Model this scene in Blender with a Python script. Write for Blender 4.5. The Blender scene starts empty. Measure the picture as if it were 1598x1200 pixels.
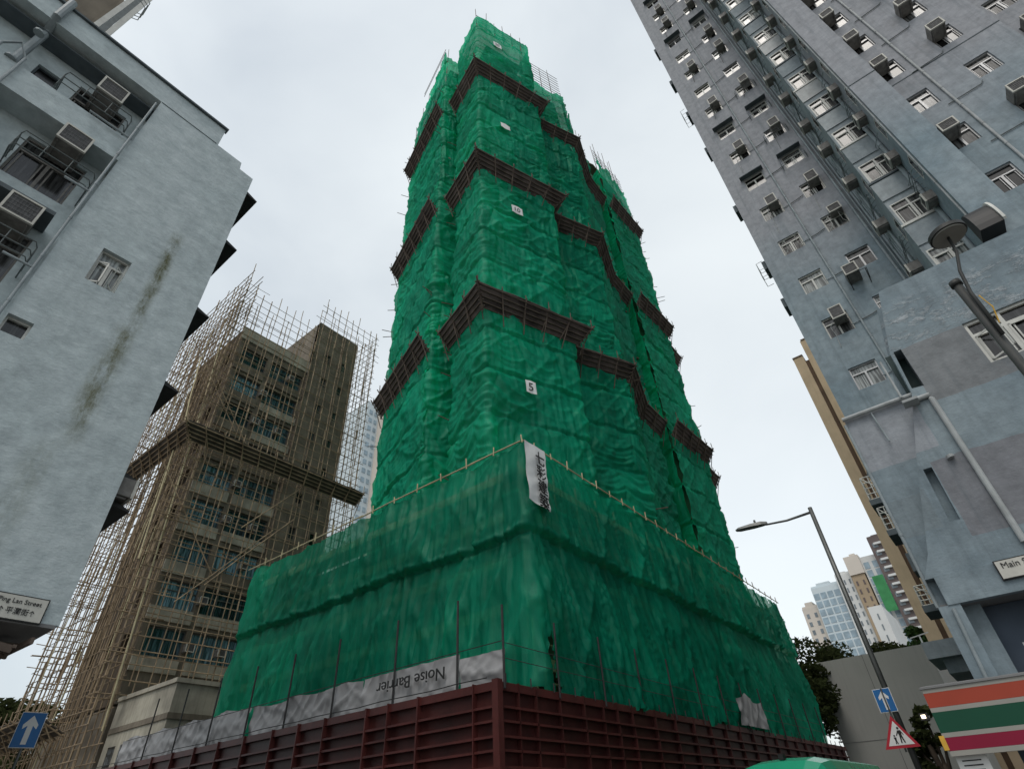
import bpy, bmesh, math, random
import numpy as np
from mathutils import Vector, Matrix
from mathutils.geometry import delaunay_2d_cdt
R = math.radians
sc = bpy.context.scene
COL = sc.collection
rnd = random.Random(7)

# ------------------------------------------------------------------ camera
YAW, PIT, ROL = R(37.005), R(38.39), R(-3.536)
f = Vector((math.cos(YAW)*math.cos(PIT), math.sin(YAW)*math.cos(PIT), math.sin(PIT)))
r0 = Vector((math.sin(YAW), -math.cos(YAW), 0)); u0 = r0.cross(f)
rr = r0*math.cos(ROL) + u0*math.sin(ROL); uu = -r0*math.sin(ROL) + u0*math.cos(ROL)
cam = bpy.data.cameras.new('camera'); co = bpy.data.objects.new('camera', cam); COL.objects.link(co)
co.matrix_world = Matrix(((rr.x, uu.x, -f.x, 0), (rr.y, uu.y, -f.y, 0), (rr.z, uu.z, -f.z, 1.6), (0, 0, 0, 1)))
cam.sensor_width = 36; cam.lens = 864.12/1598*36; cam.clip_end = 4000; cam.clip_start = 0.1
sc.camera = co

# ------------------------------------------------------------------ sky and light
SUN_EL, SUN_AZ = R(58), R(195)          # azimuth counted from +X towards +Y
w = bpy.data.worlds.new('World'); sc.world = w; w.use_nodes = True
nt = w.node_tree; N = nt.nodes; L = nt.links; N.clear()
out = N.new('ShaderNodeOutputWorld'); bg = N.new('ShaderNodeBackground'); bg2 = N.new('ShaderNodeBackground')
sky = N.new('ShaderNodeTexSky'); sky.sky_type = 'NISHITA'; sky.sun_disc = False
sky.sun_elevation = SUN_EL; sky.sun_rotation = R(90)-SUN_AZ; sky.dust_density = 4
bg.inputs['Strength'].default_value = 0.05
tc = N.new('ShaderNodeTexCoord'); mp = N.new('ShaderNodeMapping'); mp.inputs['Scale'].default_value = (1, 1, 1.8)
n1 = N.new('ShaderNodeTexNoise'); n1.inputs['Scale'].default_value = 2.1; n1.inputs['Detail'].default_value = 6; n1.inputs['Roughness'].default_value = .45
n1.inputs['Distortion'].default_value = .4
cr = N.new('ShaderNodeValToRGB'); cr.color_ramp.elements[0].position = .36; cr.color_ramp.elements[1].position = .64
cr.color_ramp.elements[0].color = (.53, .585, .615, 1); cr.color_ramp.elements[1].color = (.81, .86, .855, 1)
sep = N.new('ShaderNodeSeparateXYZ'); dot = N.new('ShaderNodeVectorMath'); dot.operation = 'DOT_PRODUCT'
dv = Vector((.93, .22, .30)).normalized(); dot.inputs[1].default_value = dv
mr = N.new('ShaderNodeMapRange'); mr.inputs['From Min'].default_value = .35; mr.inputs['From Max'].default_value = 1.0; mr.inputs['To Min'].default_value = 0; mr.inputs['To Max'].default_value = .75
mx = N.new('ShaderNodeMixRGB'); mx.inputs[2].default_value = (.96, 1.0, .98, 1)
bg2.inputs['Strength'].default_value = 0.88
add = N.new('ShaderNodeAddShader')
L.new(tc.outputs['Generated'], mp.inputs[0]); L.new(mp.outputs[0], n1.inputs['Vector']); L.new(n1.outputs['Fac'], cr.inputs[0])
L.new(tc.outputs['Generated'], dot.inputs[0]); L.new(dot.outputs['Value'], mr.inputs['Value']); L.new(mr.outputs[0], mx.inputs[0])
L.new(cr.outputs[0], mx.inputs[1]); L.new(mx.outputs[0], bg2.inputs['Color']); L.new(sky.outputs[0], bg.inputs['Color'])
L.new(bg.outputs[0], add.inputs[0]); L.new(bg2.outputs[0], add.inputs[1]); L.new(add.outputs[0], out.inputs[0])
sl = bpy.data.lights.new('sun', 'SUN'); sl.energy = 1.0; sl.angle = R(25); sl.color = (1, .97, .92)
so = bpy.data.objects.new('sun', sl); COL.objects.link(so)
so.rotation_euler = Vector((math.cos(SUN_AZ)*math.cos(SUN_EL), math.sin(SUN_AZ)*math.cos(SUN_EL), math.sin(SUN_EL))).to_track_quat('Z', 'Y').to_euler()
sc.view_settings.view_transform = 'Standard'; sc.view_settings.look = 'None'; sc.view_settings.gamma = 1
sc.view_settings.exposure = 0.0

# ------------------------------------------------------------------ materials
def newmat(name):
    m = bpy.data.materials.new(name); m.use_nodes = True; nt = m.node_tree; nt.nodes.clear(); return m, nt.nodes, nt.links
def noise(n, l, pos, scale, detail=4, rough=.55, sx=1, sy=1, sz=1):
    mp = n.new('ShaderNodeMapping'); mp.inputs['Scale'].default_value = (sx, sy, sz)
    t = n.new('ShaderNodeTexNoise'); t.inputs['Scale'].default_value = scale; t.inputs['Detail'].default_value = detail; t.inputs['Roughness'].default_value = rough
    l.new(pos, mp.inputs[0]); l.new(mp.outputs[0], t.inputs['Vector']); return t.outputs['Fac']
def ramp(n, l, fac, a, b, ca=(0,0,0,1), cb=(1,1,1,1)):
    c = n.new('ShaderNodeValToRGB'); c.color_ramp.elements[0].position = a; c.color_ramp.elements[1].position = b
    c.color_ramp.elements[0].color = ca; c.color_ramp.elements[1].color = cb; l.new(fac, c.inputs[0]); return c.outputs[0]
def mixc(n, l, fac, a, b, mode='MIX'):
    m = n.new('ShaderNodeMixRGB'); m.blend_type = mode
    for s, v in ((0, fac), (1, a), (2, b)):
        if isinstance(v, (int, float)): m.inputs[s].default_value = v
        elif isinstance(v, tuple): m.inputs[s].default_value = v if len(v) == 4 else v+(1,)
        else: l.new(v, m.inputs[s])
    return m.outputs[0]
def mathn(n, l, op, a, b=0.0, c=None):
    m = n.new('ShaderNodeMath'); m.operation = op
    for i, v in enumerate((a, b) if c is None else (a, b, c)):
        if isinstance(v, (int, float)): m.inputs[i].default_value = v
        else: l.new(v, m.inputs[i])
    return m.outputs[0]
def finish(m, n, l, col, rough=.8, bump=None, bstr=.3, bdist=.02, metal=0, spec=.3):
    p = n.new('ShaderNodeBsdfPrincipled'); o = n.new('ShaderNodeOutputMaterial')
    if isinstance(col, tuple): p.inputs['Base Color'].default_value = col if len(col) == 4 else col+(1,)
    else: l.new(col, p.inputs['Base Color'])
    if isinstance(rough, (int, float)): p.inputs['Roughness'].default_value = rough
    else: l.new(rough, p.inputs['Roughness'])
    p.inputs['Metallic'].default_value = metal; p.inputs['Specular IOR Level'].default_value = spec
    if bump is not None:
        b = n.new('ShaderNodeBump'); b.inputs['Strength'].default_value = bstr; b.inputs['Distance'].default_value = bdist
        l.new(bump, b.inputs['Height']); l.new(b.outputs[0], p.inputs['Normal'])
    l.new(p.outputs[0], o.inputs[0]); return m
def pos_of(n): return n.new('ShaderNodeNewGeometry').outputs['Position']
def simple(name, c, rough=.7, var=.25, scale=3, bump=.15, metal=0, spec=.3, streak=0.0):
    m, n, l = newmat(name); p = pos_of(n)
    a = noise(n, l, p, scale, 6)
    dark = tuple(x*(1-var) for x in c)+(1,); light = tuple(min(1, x*(1+var*.6)) for x in c)+(1,)
    col = ramp(n, l, a, .32, .68, dark, light)
    if streak:
        s = noise(n, l, p, 1.2, 5, .6, 5, 5, .35)
        col = mixc(n, l, ramp(n, l, s, .48, .75, (0,0,0,1), (streak, streak, streak, 1)), col, tuple(x*.35 for x in c))
    return finish(m, n, l, col, rough, noise(n, l, p, scale*8, 5), bump, .01, metal, spec)

def wall_paint(name, c1, c2, cpatch=None, boxes=(), flake=None, streak=.3, trowel=.5, zsplit=None, stains=(), seed=0, dist=.03):
    """patchy masonry paint with trowel texture; zsplit=(z0,z1,colour above)"""
    m, n, l = newmat(name); p = pos_of(n)
    a = noise(n, l, p, .45, 5, .6)
    col = ramp(n, l, a, .36, .64, c1+(1,), c2+(1,))
    if zsplit:
        sp = n.new('ShaderNodeSeparateXYZ'); l.new(p, sp.inputs[0])
        nz = noise(n, l, p, .22, 3); zz = mathn(n, l, 'MULTIPLY_ADD', nz, 7.0, sp.outputs['Z'])
        mrn = n.new('ShaderNodeMapRange'); mrn.inputs['From Min'].default_value = zsplit[0]+3.5; mrn.inputs['From Max'].default_value = zsplit[1]+3.5
        l.new(zz, mrn.inputs['Value']); col = mixc(n, l, mrn.outputs[0], col, zsplit[2])
    if boxes:       # repainted rectangles, (y0,y1,z0,z1,colour)
        sb_ = n.new('ShaderNodeSeparateXYZ'); wob = noise(n, l, p, 1.2, 3); ad = n.new('ShaderNodeVectorMath'); ad.operation = 'ADD'
        wv_ = mathn(n, l, 'MULTIPLY_ADD', wob, .12, -.06); cv = n.new('ShaderNodeCombineXYZ'); l.new(wv_, cv.inputs[1]); l.new(wv_, cv.inputs[2]); l.new(p, ad.inputs[0]); l.new(cv.outputs[0], ad.inputs[1]); l.new(ad.outputs[0], sb_.inputs[0])
        for (y0, y1, z0, z1, cc) in boxes:
            k = mathn(n, l, 'MULTIPLY', mathn(n, l, 'MULTIPLY', mathn(n, l, 'GREATER_THAN', sb_.outputs['Y'], y0), mathn(n, l, 'LESS_THAN', sb_.outputs['Y'], y1)),
                mathn(n, l, 'MULTIPLY', mathn(n, l, 'GREATER_THAN', sb_.outputs['Z'], z0), mathn(n, l, 'LESS_THAN', sb_.outputs['Z'], z1)))
            col = mixc(n, l, mathn(n, l, 'MULTIPLY', k, .85), col, cc)
    flk = None
    if flake:       # band of flaking plaster
        sf_ = n.new('ShaderNodeSeparateXYZ'); l.new(p, sf_.inputs[0])
        def band(lo, hi):
            a_ = n.new('ShaderNodeMapRange'); a_.interpolation_type = 'SMOOTHSTEP'; a_.inputs['From Min'].default_value = lo; a_.inputs['From Max'].default_value = lo+.5; l.new(sf_.outputs['Z'], a_.inputs['Value'])
            b_ = n.new('ShaderNodeMapRange'); b_.interpolation_type = 'SMOOTHSTEP'; b_.inputs['From Min'].default_value = hi-.5; b_.inputs['From Max'].default_value = hi; b_.inputs['To Min'].default_value = 1; b_.inputs['To Max'].default_value = 0; l.new(sf_.outputs['Z'], b_.inputs['Value'])
            return mathn(n, l, 'MULTIPLY', a_.outputs[0], b_.outputs[0])
        fk_ = ramp(n, l, noise(n, l, p, 2.6, 9, .72, 1, 1, 2.0), .50, .62); flk = mathn(n, l, 'MULTIPLY', fk_, band(*flake))
        col = mixc(n, l, mathn(n, l, 'MULTIPLY', flk, .7), col, (.42, .45, .47))
    fine = noise(n, l, p, 3.0, 8, .7); col = mixc(n, l, .22, col, ramp(n, l, fine, .3, .7, (.0,.0,.0,1), (.9,.9,.9,1)), 'OVERLAY')
    s = noise(n, l, p, 1.0, 7, .7, 4.5, 4.5, .25)
    col = mixc(n, l, ramp(n, l, s, .5, .78, (0,0,0,1), (streak, streak, streak, 1)), col, tuple(x*.5 for x in c1))
    if stains:
        sp2 = n.new('ShaderNodeSeparateXYZ'); l.new(p, sp2.inputs[0])
        for (cx, wid, za, zb, cs, st) in stains:
            wob = noise(n, l, p, .8, 4); xx = mathn(n, l, 'ADD', sp2.outputs['X'], mathn(n, l, 'MULTIPLY_ADD', wob, -.3, .15))
            d = mathn(n, l, 'ABSOLUTE', mathn(n, l, 'SUBTRACT', xx, cx))
            m1 = n.new('ShaderNodeMapRange'); m1.interpolation_type = 'SMOOTHSTEP'; m1.inputs['From Min'].default_value = 0.02; m1.inputs['From Max'].default_value = wid
            m1.inputs['To Min'].default_value = 1; m1.inputs['To Max'].default_value = 0; l.new(d, m1.inputs['Value'])
            m2 = n.new('ShaderNodeMapRange'); m2.interpolation_type = 'SMOOTHSTEP'; m2.inputs['From Min'].default_value = za; m2.inputs['From Max'].default_value = za+(zb-za)*.35
            l.new(sp2.outputs['Z'], m2.inputs['Value'])
            m3 = n.new('ShaderNodeMapRange'); m3.interpolation_type = 'SMOOTHSTEP'; m3.inputs['From Min'].default_value = zb-.5; m3.inputs['From Max'].default_value = zb
            m3.inputs['To Min'].default_value = 1; m3.inputs['To Max'].default_value = 0; l.new(sp2.outputs['Z'], m3.inputs['Value'])
            g = ramp(n, l, noise(n, l, p, 2.2, 8, .75, 2.2, 2.2, .8), .36, .6)
            kk = mathn(n, l, 'MULTIPLY', mathn(n, l, 'MULTIPLY', m1.outputs[0], m2.outputs[0]), mathn(n, l, 'MULTIPLY', m3.outputs[0], g))
            col = mixc(n, l, mathn(n, l, 'MULTIPLY', kk, st), col, cs)
    t = noise(n, l, p, 1.6, 7, .62, 1.2, 1.2, 2.2); t2 = noise(n, l, p, 22, 4)
    h = mathn(n, l, 'MULTIPLY_ADD', t2, .15, t)
    if flk is not None: h = mathn(n, l, 'MULTIPLY_ADD', flk, .8, h)
    return finish(m, n, l, col, .85, h, trowel, dist, 0, .2)

M = {}
M['wallL'] = wall_paint('pale_blue_grey_render', (.43, .495, .505), (.48, .54, .55), streak=.22, trowel=.6, dist=.05,
    stains=((1.88, .24, 10.2, 14.9, (.10, .105, .05), 1.0), (1.84, .34, 7.6, 11.3, (.13, .135, .075), 1.0), (1.55, .35, 4.9, 8.0, (.2, .22, .17), .5)))
M['wallR'] = wall_paint('blue_grey_masonry_paint', (.19, .245, .275), (.255, .305, .33), streak=.5, trowel=.5, zsplit=(19, 26, (.29, .30, .32)), seed=1)
M['wallB'] = wall_paint('blue_grey_patched_paint', (.175, .225, .255), (.235, .285, .31), boxes=((-2.95,-1.2,8.05,9.5,(.195,.20,.205)), (-9,-.58,5.3,6.85,(.19,.19,.205)), (-.9,.5,7.1,8.5,(.30,.315,.34)), (-9,-3.6,7.0,8.1,(.21,.215,.225)), (-.25,.5,5.6,6.4,(.19,.23,.25))), flake=(9.1, 10.9), streak=.5, trowel=.7, seed=2)
M['bay'] = wall_paint('pale_bay_render', (.23, .27, .29), (.30, .335, .35), streak=.6, trowel=.3)
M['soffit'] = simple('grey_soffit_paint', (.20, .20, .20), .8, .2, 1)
M['dark_wall'] = simple('dark_blue_grey_wall', (.07, .09, .12), .8, .2, 1)  # one dark blue-grey for both recessed ground-floor walls
M['dark'] = simple('dark_opening', (.02, .021, .023), .6, .3, 2, .05)
M['green_dark'] = simple('dark_green_screen', (.022, .045, .045), .6, .3, 2)
M['frame'] = simple('cream_window_frame', (.56, .56, .52), .5, .12, 4, .05, streak=.15)
M['frame_grey'] = simple('aluminium_frame', (.42, .42, .42), .4, .12, 4, .05, metal=.3)
M['acbody'] = simple('grimy_metal_case', (.20, .19, .175), .6, .35, 5, .1, streak=.5)
M['acframe'] = simple('cream_plastic_grille', (.50, .49, .44), .6, .15, 5, .05)
M['acgrille'] = simple('dark_louvre', (.11, .11, .11), .6, .3, 9, .3)
M['pipe'] = simple('painted_drain_pipe', (.27, .31, .325), .55, .2, 3, .08, streak=.3)
M['pipe_light'] = simple('pale_painted_pipe', (.36, .38, .38), .55, .2, 3, .08, streak=.2)
M['iron'] = simple('painted_iron', (.12, .14, .14), .5, .2, 6, .05)
M['black_iron'] = simple('black_iron', (.03, .03, .03), .55, .3, 6, .05)
M['white'] = simple('white_enamel', (.70, .70, .68), .5, .05, 4, .02)
M['signface'] = simple('nameplate_enamel', (.52, .51, .46), .5, .1, 6, .02)
M['black'] = simple('black_paint', (.018, .018, .018), .5, .1, 4, .02)
M['coping'] = simple('dark_coping', (.09, .11, .12), .8, .2, 3)
M['steel'] = simple('galvanised_steel', (.13, .135, .13), .45, .15, 5, .05, metal=.5)
M['lamp_black'] = simple('dark_lamp_metal', (.045, .047, .045), .5, .25, 6, .05, metal=.2)
M['lamp_glass'] = simple('frosted_lamp_glass', (.21, .21, .19), .35, .15, 4, .03)
M['bamboo'] = simple('weathered_bamboo', (.30, .225, .145), .75, .4, 1.5, .1)
M['bamboo_light'] = simple('fresh_bamboo', (.46, .40, .25), .7, .25, 1.5, .1)
M['bamboo_dark'] = simple('dark_bamboo', (.13, .10, .08), .8, .4, 1.5, .1)
M['fan_deck'] = simple('grimy_metal_deck', (.105, .084, .076), .7, .65, 1.0, .2)
M['fan_deck2'] = simple('grey_timber_deck', (.085, .072, .058), .8, .35, 1.5, .2)
M['conc'] = simple('aged_concrete', (.175, .15, .115), .85, .35, .8, .3, streak=.5)
M['conc_brown'] = simple('stained_brown_render', (.10, .075, .052), .85, .35, .6, .3, streak=.5)
M['conc_pale'] = simple('pale_weathered_render', (.37, .345, .28), .85, .35, .8, .25, streak=.45)
M['blank'] = simple('plain_grey_render', (.43, .425, .395), .9, .08, .3, .1, streak=.12)
M['beige'] = simple('beige_tile_wall', (.55, .42, .28), .8, .12, .6, .1, streak=.15)
M['beige_dark'] = simple('brown_shaft', (.14, .095, .065), .8, .2, .6, .1)
M['asphalt'] = simple('asphalt', (.05, .05, .052), .9, .3, 1.5, .4)
M['pave'] = simple('concrete_paving', (.25, .24, .22), .9, .2, 2, .3)
M['kerb'] = simple('kerb_stone', (.30, .29, .27), .85, .2, 3, .2)
M['marking'] = simple('road_paint', (.7, .7, .66), .7, .2, 5, .1)
M['yellow'] = simple('yellow_paint', (.60, .36, .05), .6, .15, 4)
M['soil'] = simple('ground_concrete', (.18, .17, .155), .9, .3, .3, .3)
M['hoard'] = simple('oxide_red_steel', (.050, .0105, .009), .5, .35, 1.6, .25, spec=.4, streak=.35)
M['hoard_hi'] = simple('oxide_red_beam', (.075, .0165, .014), .5, .3, 1.6, .2, spec=.4, streak=.3)
M['blue_sign'] = simple('blue_reflective_sheet', (.012, .13, .36), .35, .08, 3, .02)
M['red_sign'] = simple('red_reflective_sheet', (.42, .015, .03), .35, .08, 3, .02)
M['orange'] = simple('orange_fascia', (.33, .05, .025), .45, .06, 2, .02)
M['green_f'] = simple('green_fascia', (.002, .06, .03), .45, .06, 2, .02)
M['crimson'] = simple('crimson_fascia', (.22, .004, .03), .45, .06, 2, .02)
M['fascia_w'] = simple('white_fascia', (.29, .28, .25), .5, .06, 2, .02)
M['bus_green'] = simple('minibus_green_paint', (.02, .30, .17), .25, .08, 2, .01, spec=.5)
M['bus_cream'] = simple('minibus_cream_paint', (.62, .60, .50), .25, .05, 2, .01, spec=.5)
M['tyre'] = simple('rubber', (.02, .02, .02), .8, .2, 5)
M['bark'] = simple('bark', (.08, .06, .045), .9, .3, 5, .4)
M['far_white'] = simple('white_tower_tile', (.62, .63, .62), .8, .08, .1, .05)
M['far_cream'] = simple('cream_tower_tile', (.58, .53, .47), .8, .08, .1, .05)
M['far_beige'] = simple('tan_tower_tile', (.36, .28, .19), .8, .1, .1, .05)
M['far_brown'] = simple('brown_tower_tile', (.13, .105, .10), .8, .1, .1, .05)
M['far_pale'] = simple('pale_blue_white_tile', (.55, .62, .65), .8, .08, .1, .05)
M['far_glass'] = simple('hazed_blue_window_glass', (.27, .36, .42), .2, .25, .4, .02, spec=.6)  # lifted paler to put the fade of distant haze into the glass colour
M['far_glass2'] = simple('grey_window_glass', (.16, .19, .21), .2, .3, .4, .02, spec=.6)
M['far_net'] = simple('distant_green_net', (.05, .24, .09), .8, .2, .3, .1)

def glass(name, c, var=1.0):
    m, n, l = newmat(name); p = pos_of(n)
    oi = n.new('ShaderNodeObjectInfo')
    a = noise(n, l, p, 2.2, 3, .5, 6, 6, .4)                # curtains behind the glass
    cur = ramp(n, l, a, .42, .62, tuple(x*.5 for x in c)+(1,), tuple(min(1, x*2.2) for x in c)+(1,))
    k = ramp(n, l, oi.outputs['Random'], .25, .8, (.15,)*3+(1,), (1.25*var,)*3+(1,))
    col = mixc(n, l, 1.0, cur, k, 'MULTIPLY')
    return finish(m, n, l, col, .12, None, spec=.55)
M['pane'] = glass('window_glass_dark', (.05, .052, .052))
M['pane_blue'] = glass('window_glass_teal', (.085, .15, .18))
M['pane_light'] = glass('curtained_window_glass', (.26, .28, .27), .8)
def emis(name, c, s):
    m, n, l = newmat(name); e = n.new('ShaderNodeEmission'); e.inputs[0].default_value = c+(1,); e.inputs[1].default_value = s
    o = n.new('ShaderNodeOutputMaterial'); l.new(e.outputs[0], o.inputs[0]); return m
M['bulb'] = emis('lit_lamp', (1, .85, .6), 4)

def net_mat(name, c, open_=.10, trans=.45):
    m, n, l = newmat(name); p = pos_of(n)
    a = noise(n, l, p, .35, 4, .6); b = noise(n, l, p, 3.0, 6, .7, 1, 1, .4)
    col = ramp(n, l, a, .35, .65, tuple(x*.8 for x in c)+(1,), tuple(x*1.15 for x in c)+(1,))
    col = mixc(n, l, .18, col, ramp(n, l, b, .3, .7, (.1,.1,.1,1), (.85,.85,.85,1)), 'OVERLAY')
    sx_ = n.new('ShaderNodeSeparateXYZ'); l.new(p, sx_.inputs[0]); wb = noise(n, l, p, .6, 3)
    def cell(v, sc_, am): return mathn(n, l, 'FLOOR', mathn(n, l, 'MULTIPLY_ADD', wb, am, mathn(n, l, 'MULTIPLY', v, sc_)))
    cz = cell(sx_.outputs['Z'], 1/2.8, .25); cu = cell(mathn(n, l, 'MULTIPLY_ADD', sx_.outputs['Y'], -.8, sx_.outputs['X']), 1/3.1, .3)
    cb = n.new('ShaderNodeCombineXYZ'); l.new(cz, cb.inputs[0]); l.new(cu, cb.inputs[1]); wn = n.new('ShaderNodeTexWhiteNoise'); wn.noise_dimensions = '3D'; l.new(cb.outputs[0], wn.inputs['Vector'])
    col = mixc(n, l, 1.0, col, ramp(n, l, wn.outputs['Value'], .0, 1.0, (.80, .78, .80, 1), (1.15, 1.12, 1.12, 1)), 'MULTIPLY')
    dirt = noise(n, l, p, .9, 6, .7, 1.5, 1.5, .5); col = mixc(n, l, ramp(n, l, dirt, .55, .8, (0,0,0,1), (.1,.1,.1,1)), col, (.09, .16, .12))
    wv = n.new('ShaderNodeBump'); wv.inputs['Strength'].default_value = .6; wv.inputs['Distance'].default_value = .07
    q1 = noise(n, l, p, 1.5, 4, .55, 2.2, 2.2, .45); q1.node.noise_type = 'RIDGED_MULTIFRACTAL'; q1.node.inputs['Distortion'].default_value = .3
    q2 = noise(n, l, p, 3.0, 5, .6, 1.7, 1.7, .35)
    q = mathn(n, l, 'MULTIPLY_ADD', q1, .4, q2); l.new(q, wv.inputs['Height'])
    d = n.new('ShaderNodeBsdfDiffuse'); t = n.new('ShaderNodeBsdfTranslucent'); tr = n.new('ShaderNodeBsdfTransparent'); g = n.new('ShaderNodeBsdfGlossy')
    g.inputs['Roughness'].default_value = .45; g.inputs[0].default_value = (.7, .9, .8, 1)
    for s in (d, t, g): l.new(wv.outputs[0], s.inputs['Normal'])
    l.new(col, d.inputs[0]); l.new(mixc(n, l, 1.0, col, (1.25, 1.5, 1.2), 'MULTIPLY'), t.inputs[0])
    tr.inputs[0].default_value = (.75, 1, .85, 1)
    m1 = n.new('ShaderNodeMixShader'); m1.inputs[0].default_value = trans; l.new(d.outputs[0], m1.inputs[1]); l.new(t.outputs[0], m1.inputs[2])
    m3 = n.new('ShaderNodeMixShader'); m3.inputs[0].default_value = .02; l.new(m1.outputs[0], m3.inputs[1]); l.new(g.outputs[0], m3.inputs[2])
    m2 = n.new('ShaderNodeMixShader'); l.new(ramp(n, l, noise(n, l, p, 1.0, 5, .6, 2, 2, .25), .35, .65, (open_*.7,)*3+(1,), (open_*1.35,)*3+(1,)), m2.inputs[0]); l.new(m3.outputs[0], m2.inputs[1]); l.new(tr.outputs[0], m2.inputs[2])
    o = n.new('ShaderNodeOutputMaterial'); l.new(m2.outputs[0], o.inputs[0]); return m
M['net'] = net_mat('green_mesh_net', (.005, .41, .24), .08, .52)
M['net2'] = net_mat('green_mesh_net_podium', (.002, .26, .155), .16, .44)
M['cloth'] = simple('grey_tarpaulin', (.30, .30, .305), .55, .15, 1.2, .2, spec=.4)
M['banner'] = simple('white_banner_cloth', (.72, .73, .72), .7, .12, 1.5, .2)
def leafmat(name, c):
    m, n, l = newmat(name); p = pos_of(n); a = noise(n, l, p, 1.3, 3)
    col = ramp(n, l, a, .35, .65, tuple(x*.55 for x in c)+(1,), tuple(x*1.5 for x in c)+(1,))
    d = n.new('ShaderNodeBsdfDiffuse'); t = n.new('ShaderNodeBsdfTranslucent'); l.new(col, d.inputs[0]); l.new(col, t.inputs[0])
    m1 = n.new('ShaderNodeMixShader'); m1.inputs[0].default_value = .3; l.new(d.outputs[0], m1.inputs[1]); l.new(t.outputs[0], m1.inputs[2])
    o = n.new('ShaderNodeOutputMaterial'); l.new(m1.outputs[0], o.inputs[0]); return m
M['leaf'] = leafmat('dark_olive_leaves', (.045, .055, .022)); M['leaf2'] = leafmat('green_leaves', (.045, .085, .03))

# ------------------------------------------------------------------ mesh helpers
def tag(o, label=None, cat=None, group=None, kind=None):
    if label: o['label'] = label
    if cat: o['category'] = cat
    if group: o['group'] = group
    if kind: o['kind'] = kind
    return o
def empty(name, loc, label, cat, group=None):
    o = bpy.data.objects.new(name, None); COL.objects.link(o); o.location = loc; o.empty_display_size = .3
    return tag(o, label, cat, group)
def wloc(o):
    v = Vector((0, 0, 0))
    while o is not None: v = v + Vector(o.location); o = o.parent
    return v
class MB:
    def __init__(s): s.v = []; s.f = []; s.m = []; s.cur = 0
    def quad(s, *p):
        i = len(s.v); s.v += [tuple(q) for q in p]; s.f.append(tuple(range(i, i+len(p)))); s.m.append(s.cur); return s
    def box(s, x0, x1, y0, y1, z0, z1):
        x0, x1 = min(x0, x1), max(x0, x1); y0, y1 = min(y0, y1), max(y0, y1); z0, z1 = min(z0, z1), max(z0, z1)
        i = len(s.v); s.v += [(x0,y0,z0),(x1,y0,z0),(x1,y1,z0),(x0,y1,z0),(x0,y0,z1),(x1,y0,z1),(x1,y1,z1),(x0,y1,z1)]
        for q in ((0,3,2,1),(4,5,6,7),(0,1,5,4),(1,2,6,5),(2,3,7,6),(3,0,4,7)): s.f.append(tuple(i+k for k in q)); s.m.append(s.cur)
        return s
    def beam(s, a, b, wd, ht, up=(0,0,1)):
        a, b, up = Vector(a), Vector(b), Vector(up); d = (b-a).normalized(); x = d.cross(up)
        if x.length < 1e-4: x = Vector((1,0,0))
        x.normalize(); y = x.cross(d).normalized(); x = x*wd/2; y = y*ht/2
        i = len(s.v)
        for p in (a, b):
            for q in (-x-y, x-y, x+y, -x+y): s.v.append(tuple(p+q))
        for q in ((0,1,2,3),(7,6,5,4),(0,4,5,1),(1,5,6,2),(2,6,7,3),(3,7,4,0)): s.f.append(tuple(i+k for k in q)); s.m.append(s.cur)
        return s
    def tube(s, pts, r, n=6, r2=None, cap=True):
        pts = [Vector(p) for p in pts]; i0 = len(s.v); k = len(pts)
        for j, p in enumerate(pts):
            d = (pts[min(j+1, k-1)]-pts[max(j-1, 0)]).normalized()
            x = d.cross(Vector((0,0,1)))
            if x.length < .05: x = d.cross(Vector((0,1,0)))
            x.normalize(); y = d.cross(x).normalized(); rad = r if r2 is None else r+(r2-r)*j/(k-1)
            for t in range(n): a = 2*math.pi*t/n; s.v.append(tuple(p+x*math.cos(a)*rad+y*math.sin(a)*rad))
        for j in range(k-1):
            for t in range(n): a = i0+j*n+t; b = i0+j*n+(t+1) % n; s.f.append((a, b, b+n, a+n)); s.m.append(s.cur)
        if cap:
            s.f.append(tuple(i0+t for t in range(n))[::-1]); s.m.append(s.cur); s.f.append(tuple(i0+(k-1)*n+t for t in range(n))); s.m.append(s.cur)
        return s
    def prism(s, poly, fn, d0, d1):
        """poly [(u,v)], fn(u,v,d)->xyz"""
        i = len(s.v); n = len(poly)
        for d in (d0, d1):
            for (a, b) in poly: s.v.append(tuple(fn(a, b, d)))
        s.f.append(tuple(i+k for k in range(n))); s.m.append(s.cur); s.f.append(tuple(i+n+k for k in range(n))[::-1]); s.m.append(s.cur)
        for k in range(n): a = i+k; b = i+(k+1) % n; s.f.append((a, b, b+n, a+n)); s.m.append(s.cur)
        return s
    def build(s, name, mats, parent=None, smooth=False, bevel=0):
        me = bpy.data.meshes.new(name); off = wloc(parent) if parent else Vector((0,0,0))
        me.from_pydata([(a-off.x, b-off.y, c-off.z) for a, b, c in s.v], [], s.f)
        if not isinstance(mats, (list, tuple)): mats = [mats]
        for m in mats: me.materials.append(M[m])
        if len(mats) > 1: me.polygons.foreach_set('material_index', s.m)
        if smooth: me.polygons.foreach_set('use_smooth', [True]*len(me.polygons))
        me.update()
        if len(s.f) < 4000:
            bm = bmesh.new(); bm.from_mesh(me); bmesh.ops.recalc_face_normals(bm, faces=bm.faces); bm.to_mesh(me); bm.free()
        o = bpy.data.objects.new(name, me); COL.objects.link(o)
        if parent: o.parent = parent
        if bevel:
            b = o.modifiers.new('bevel', 'BEVEL'); b.width = bevel; b.segments = 2; b.limit_method = 'ANGLE'; b.angle_limit = R(40)
        return o
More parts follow.
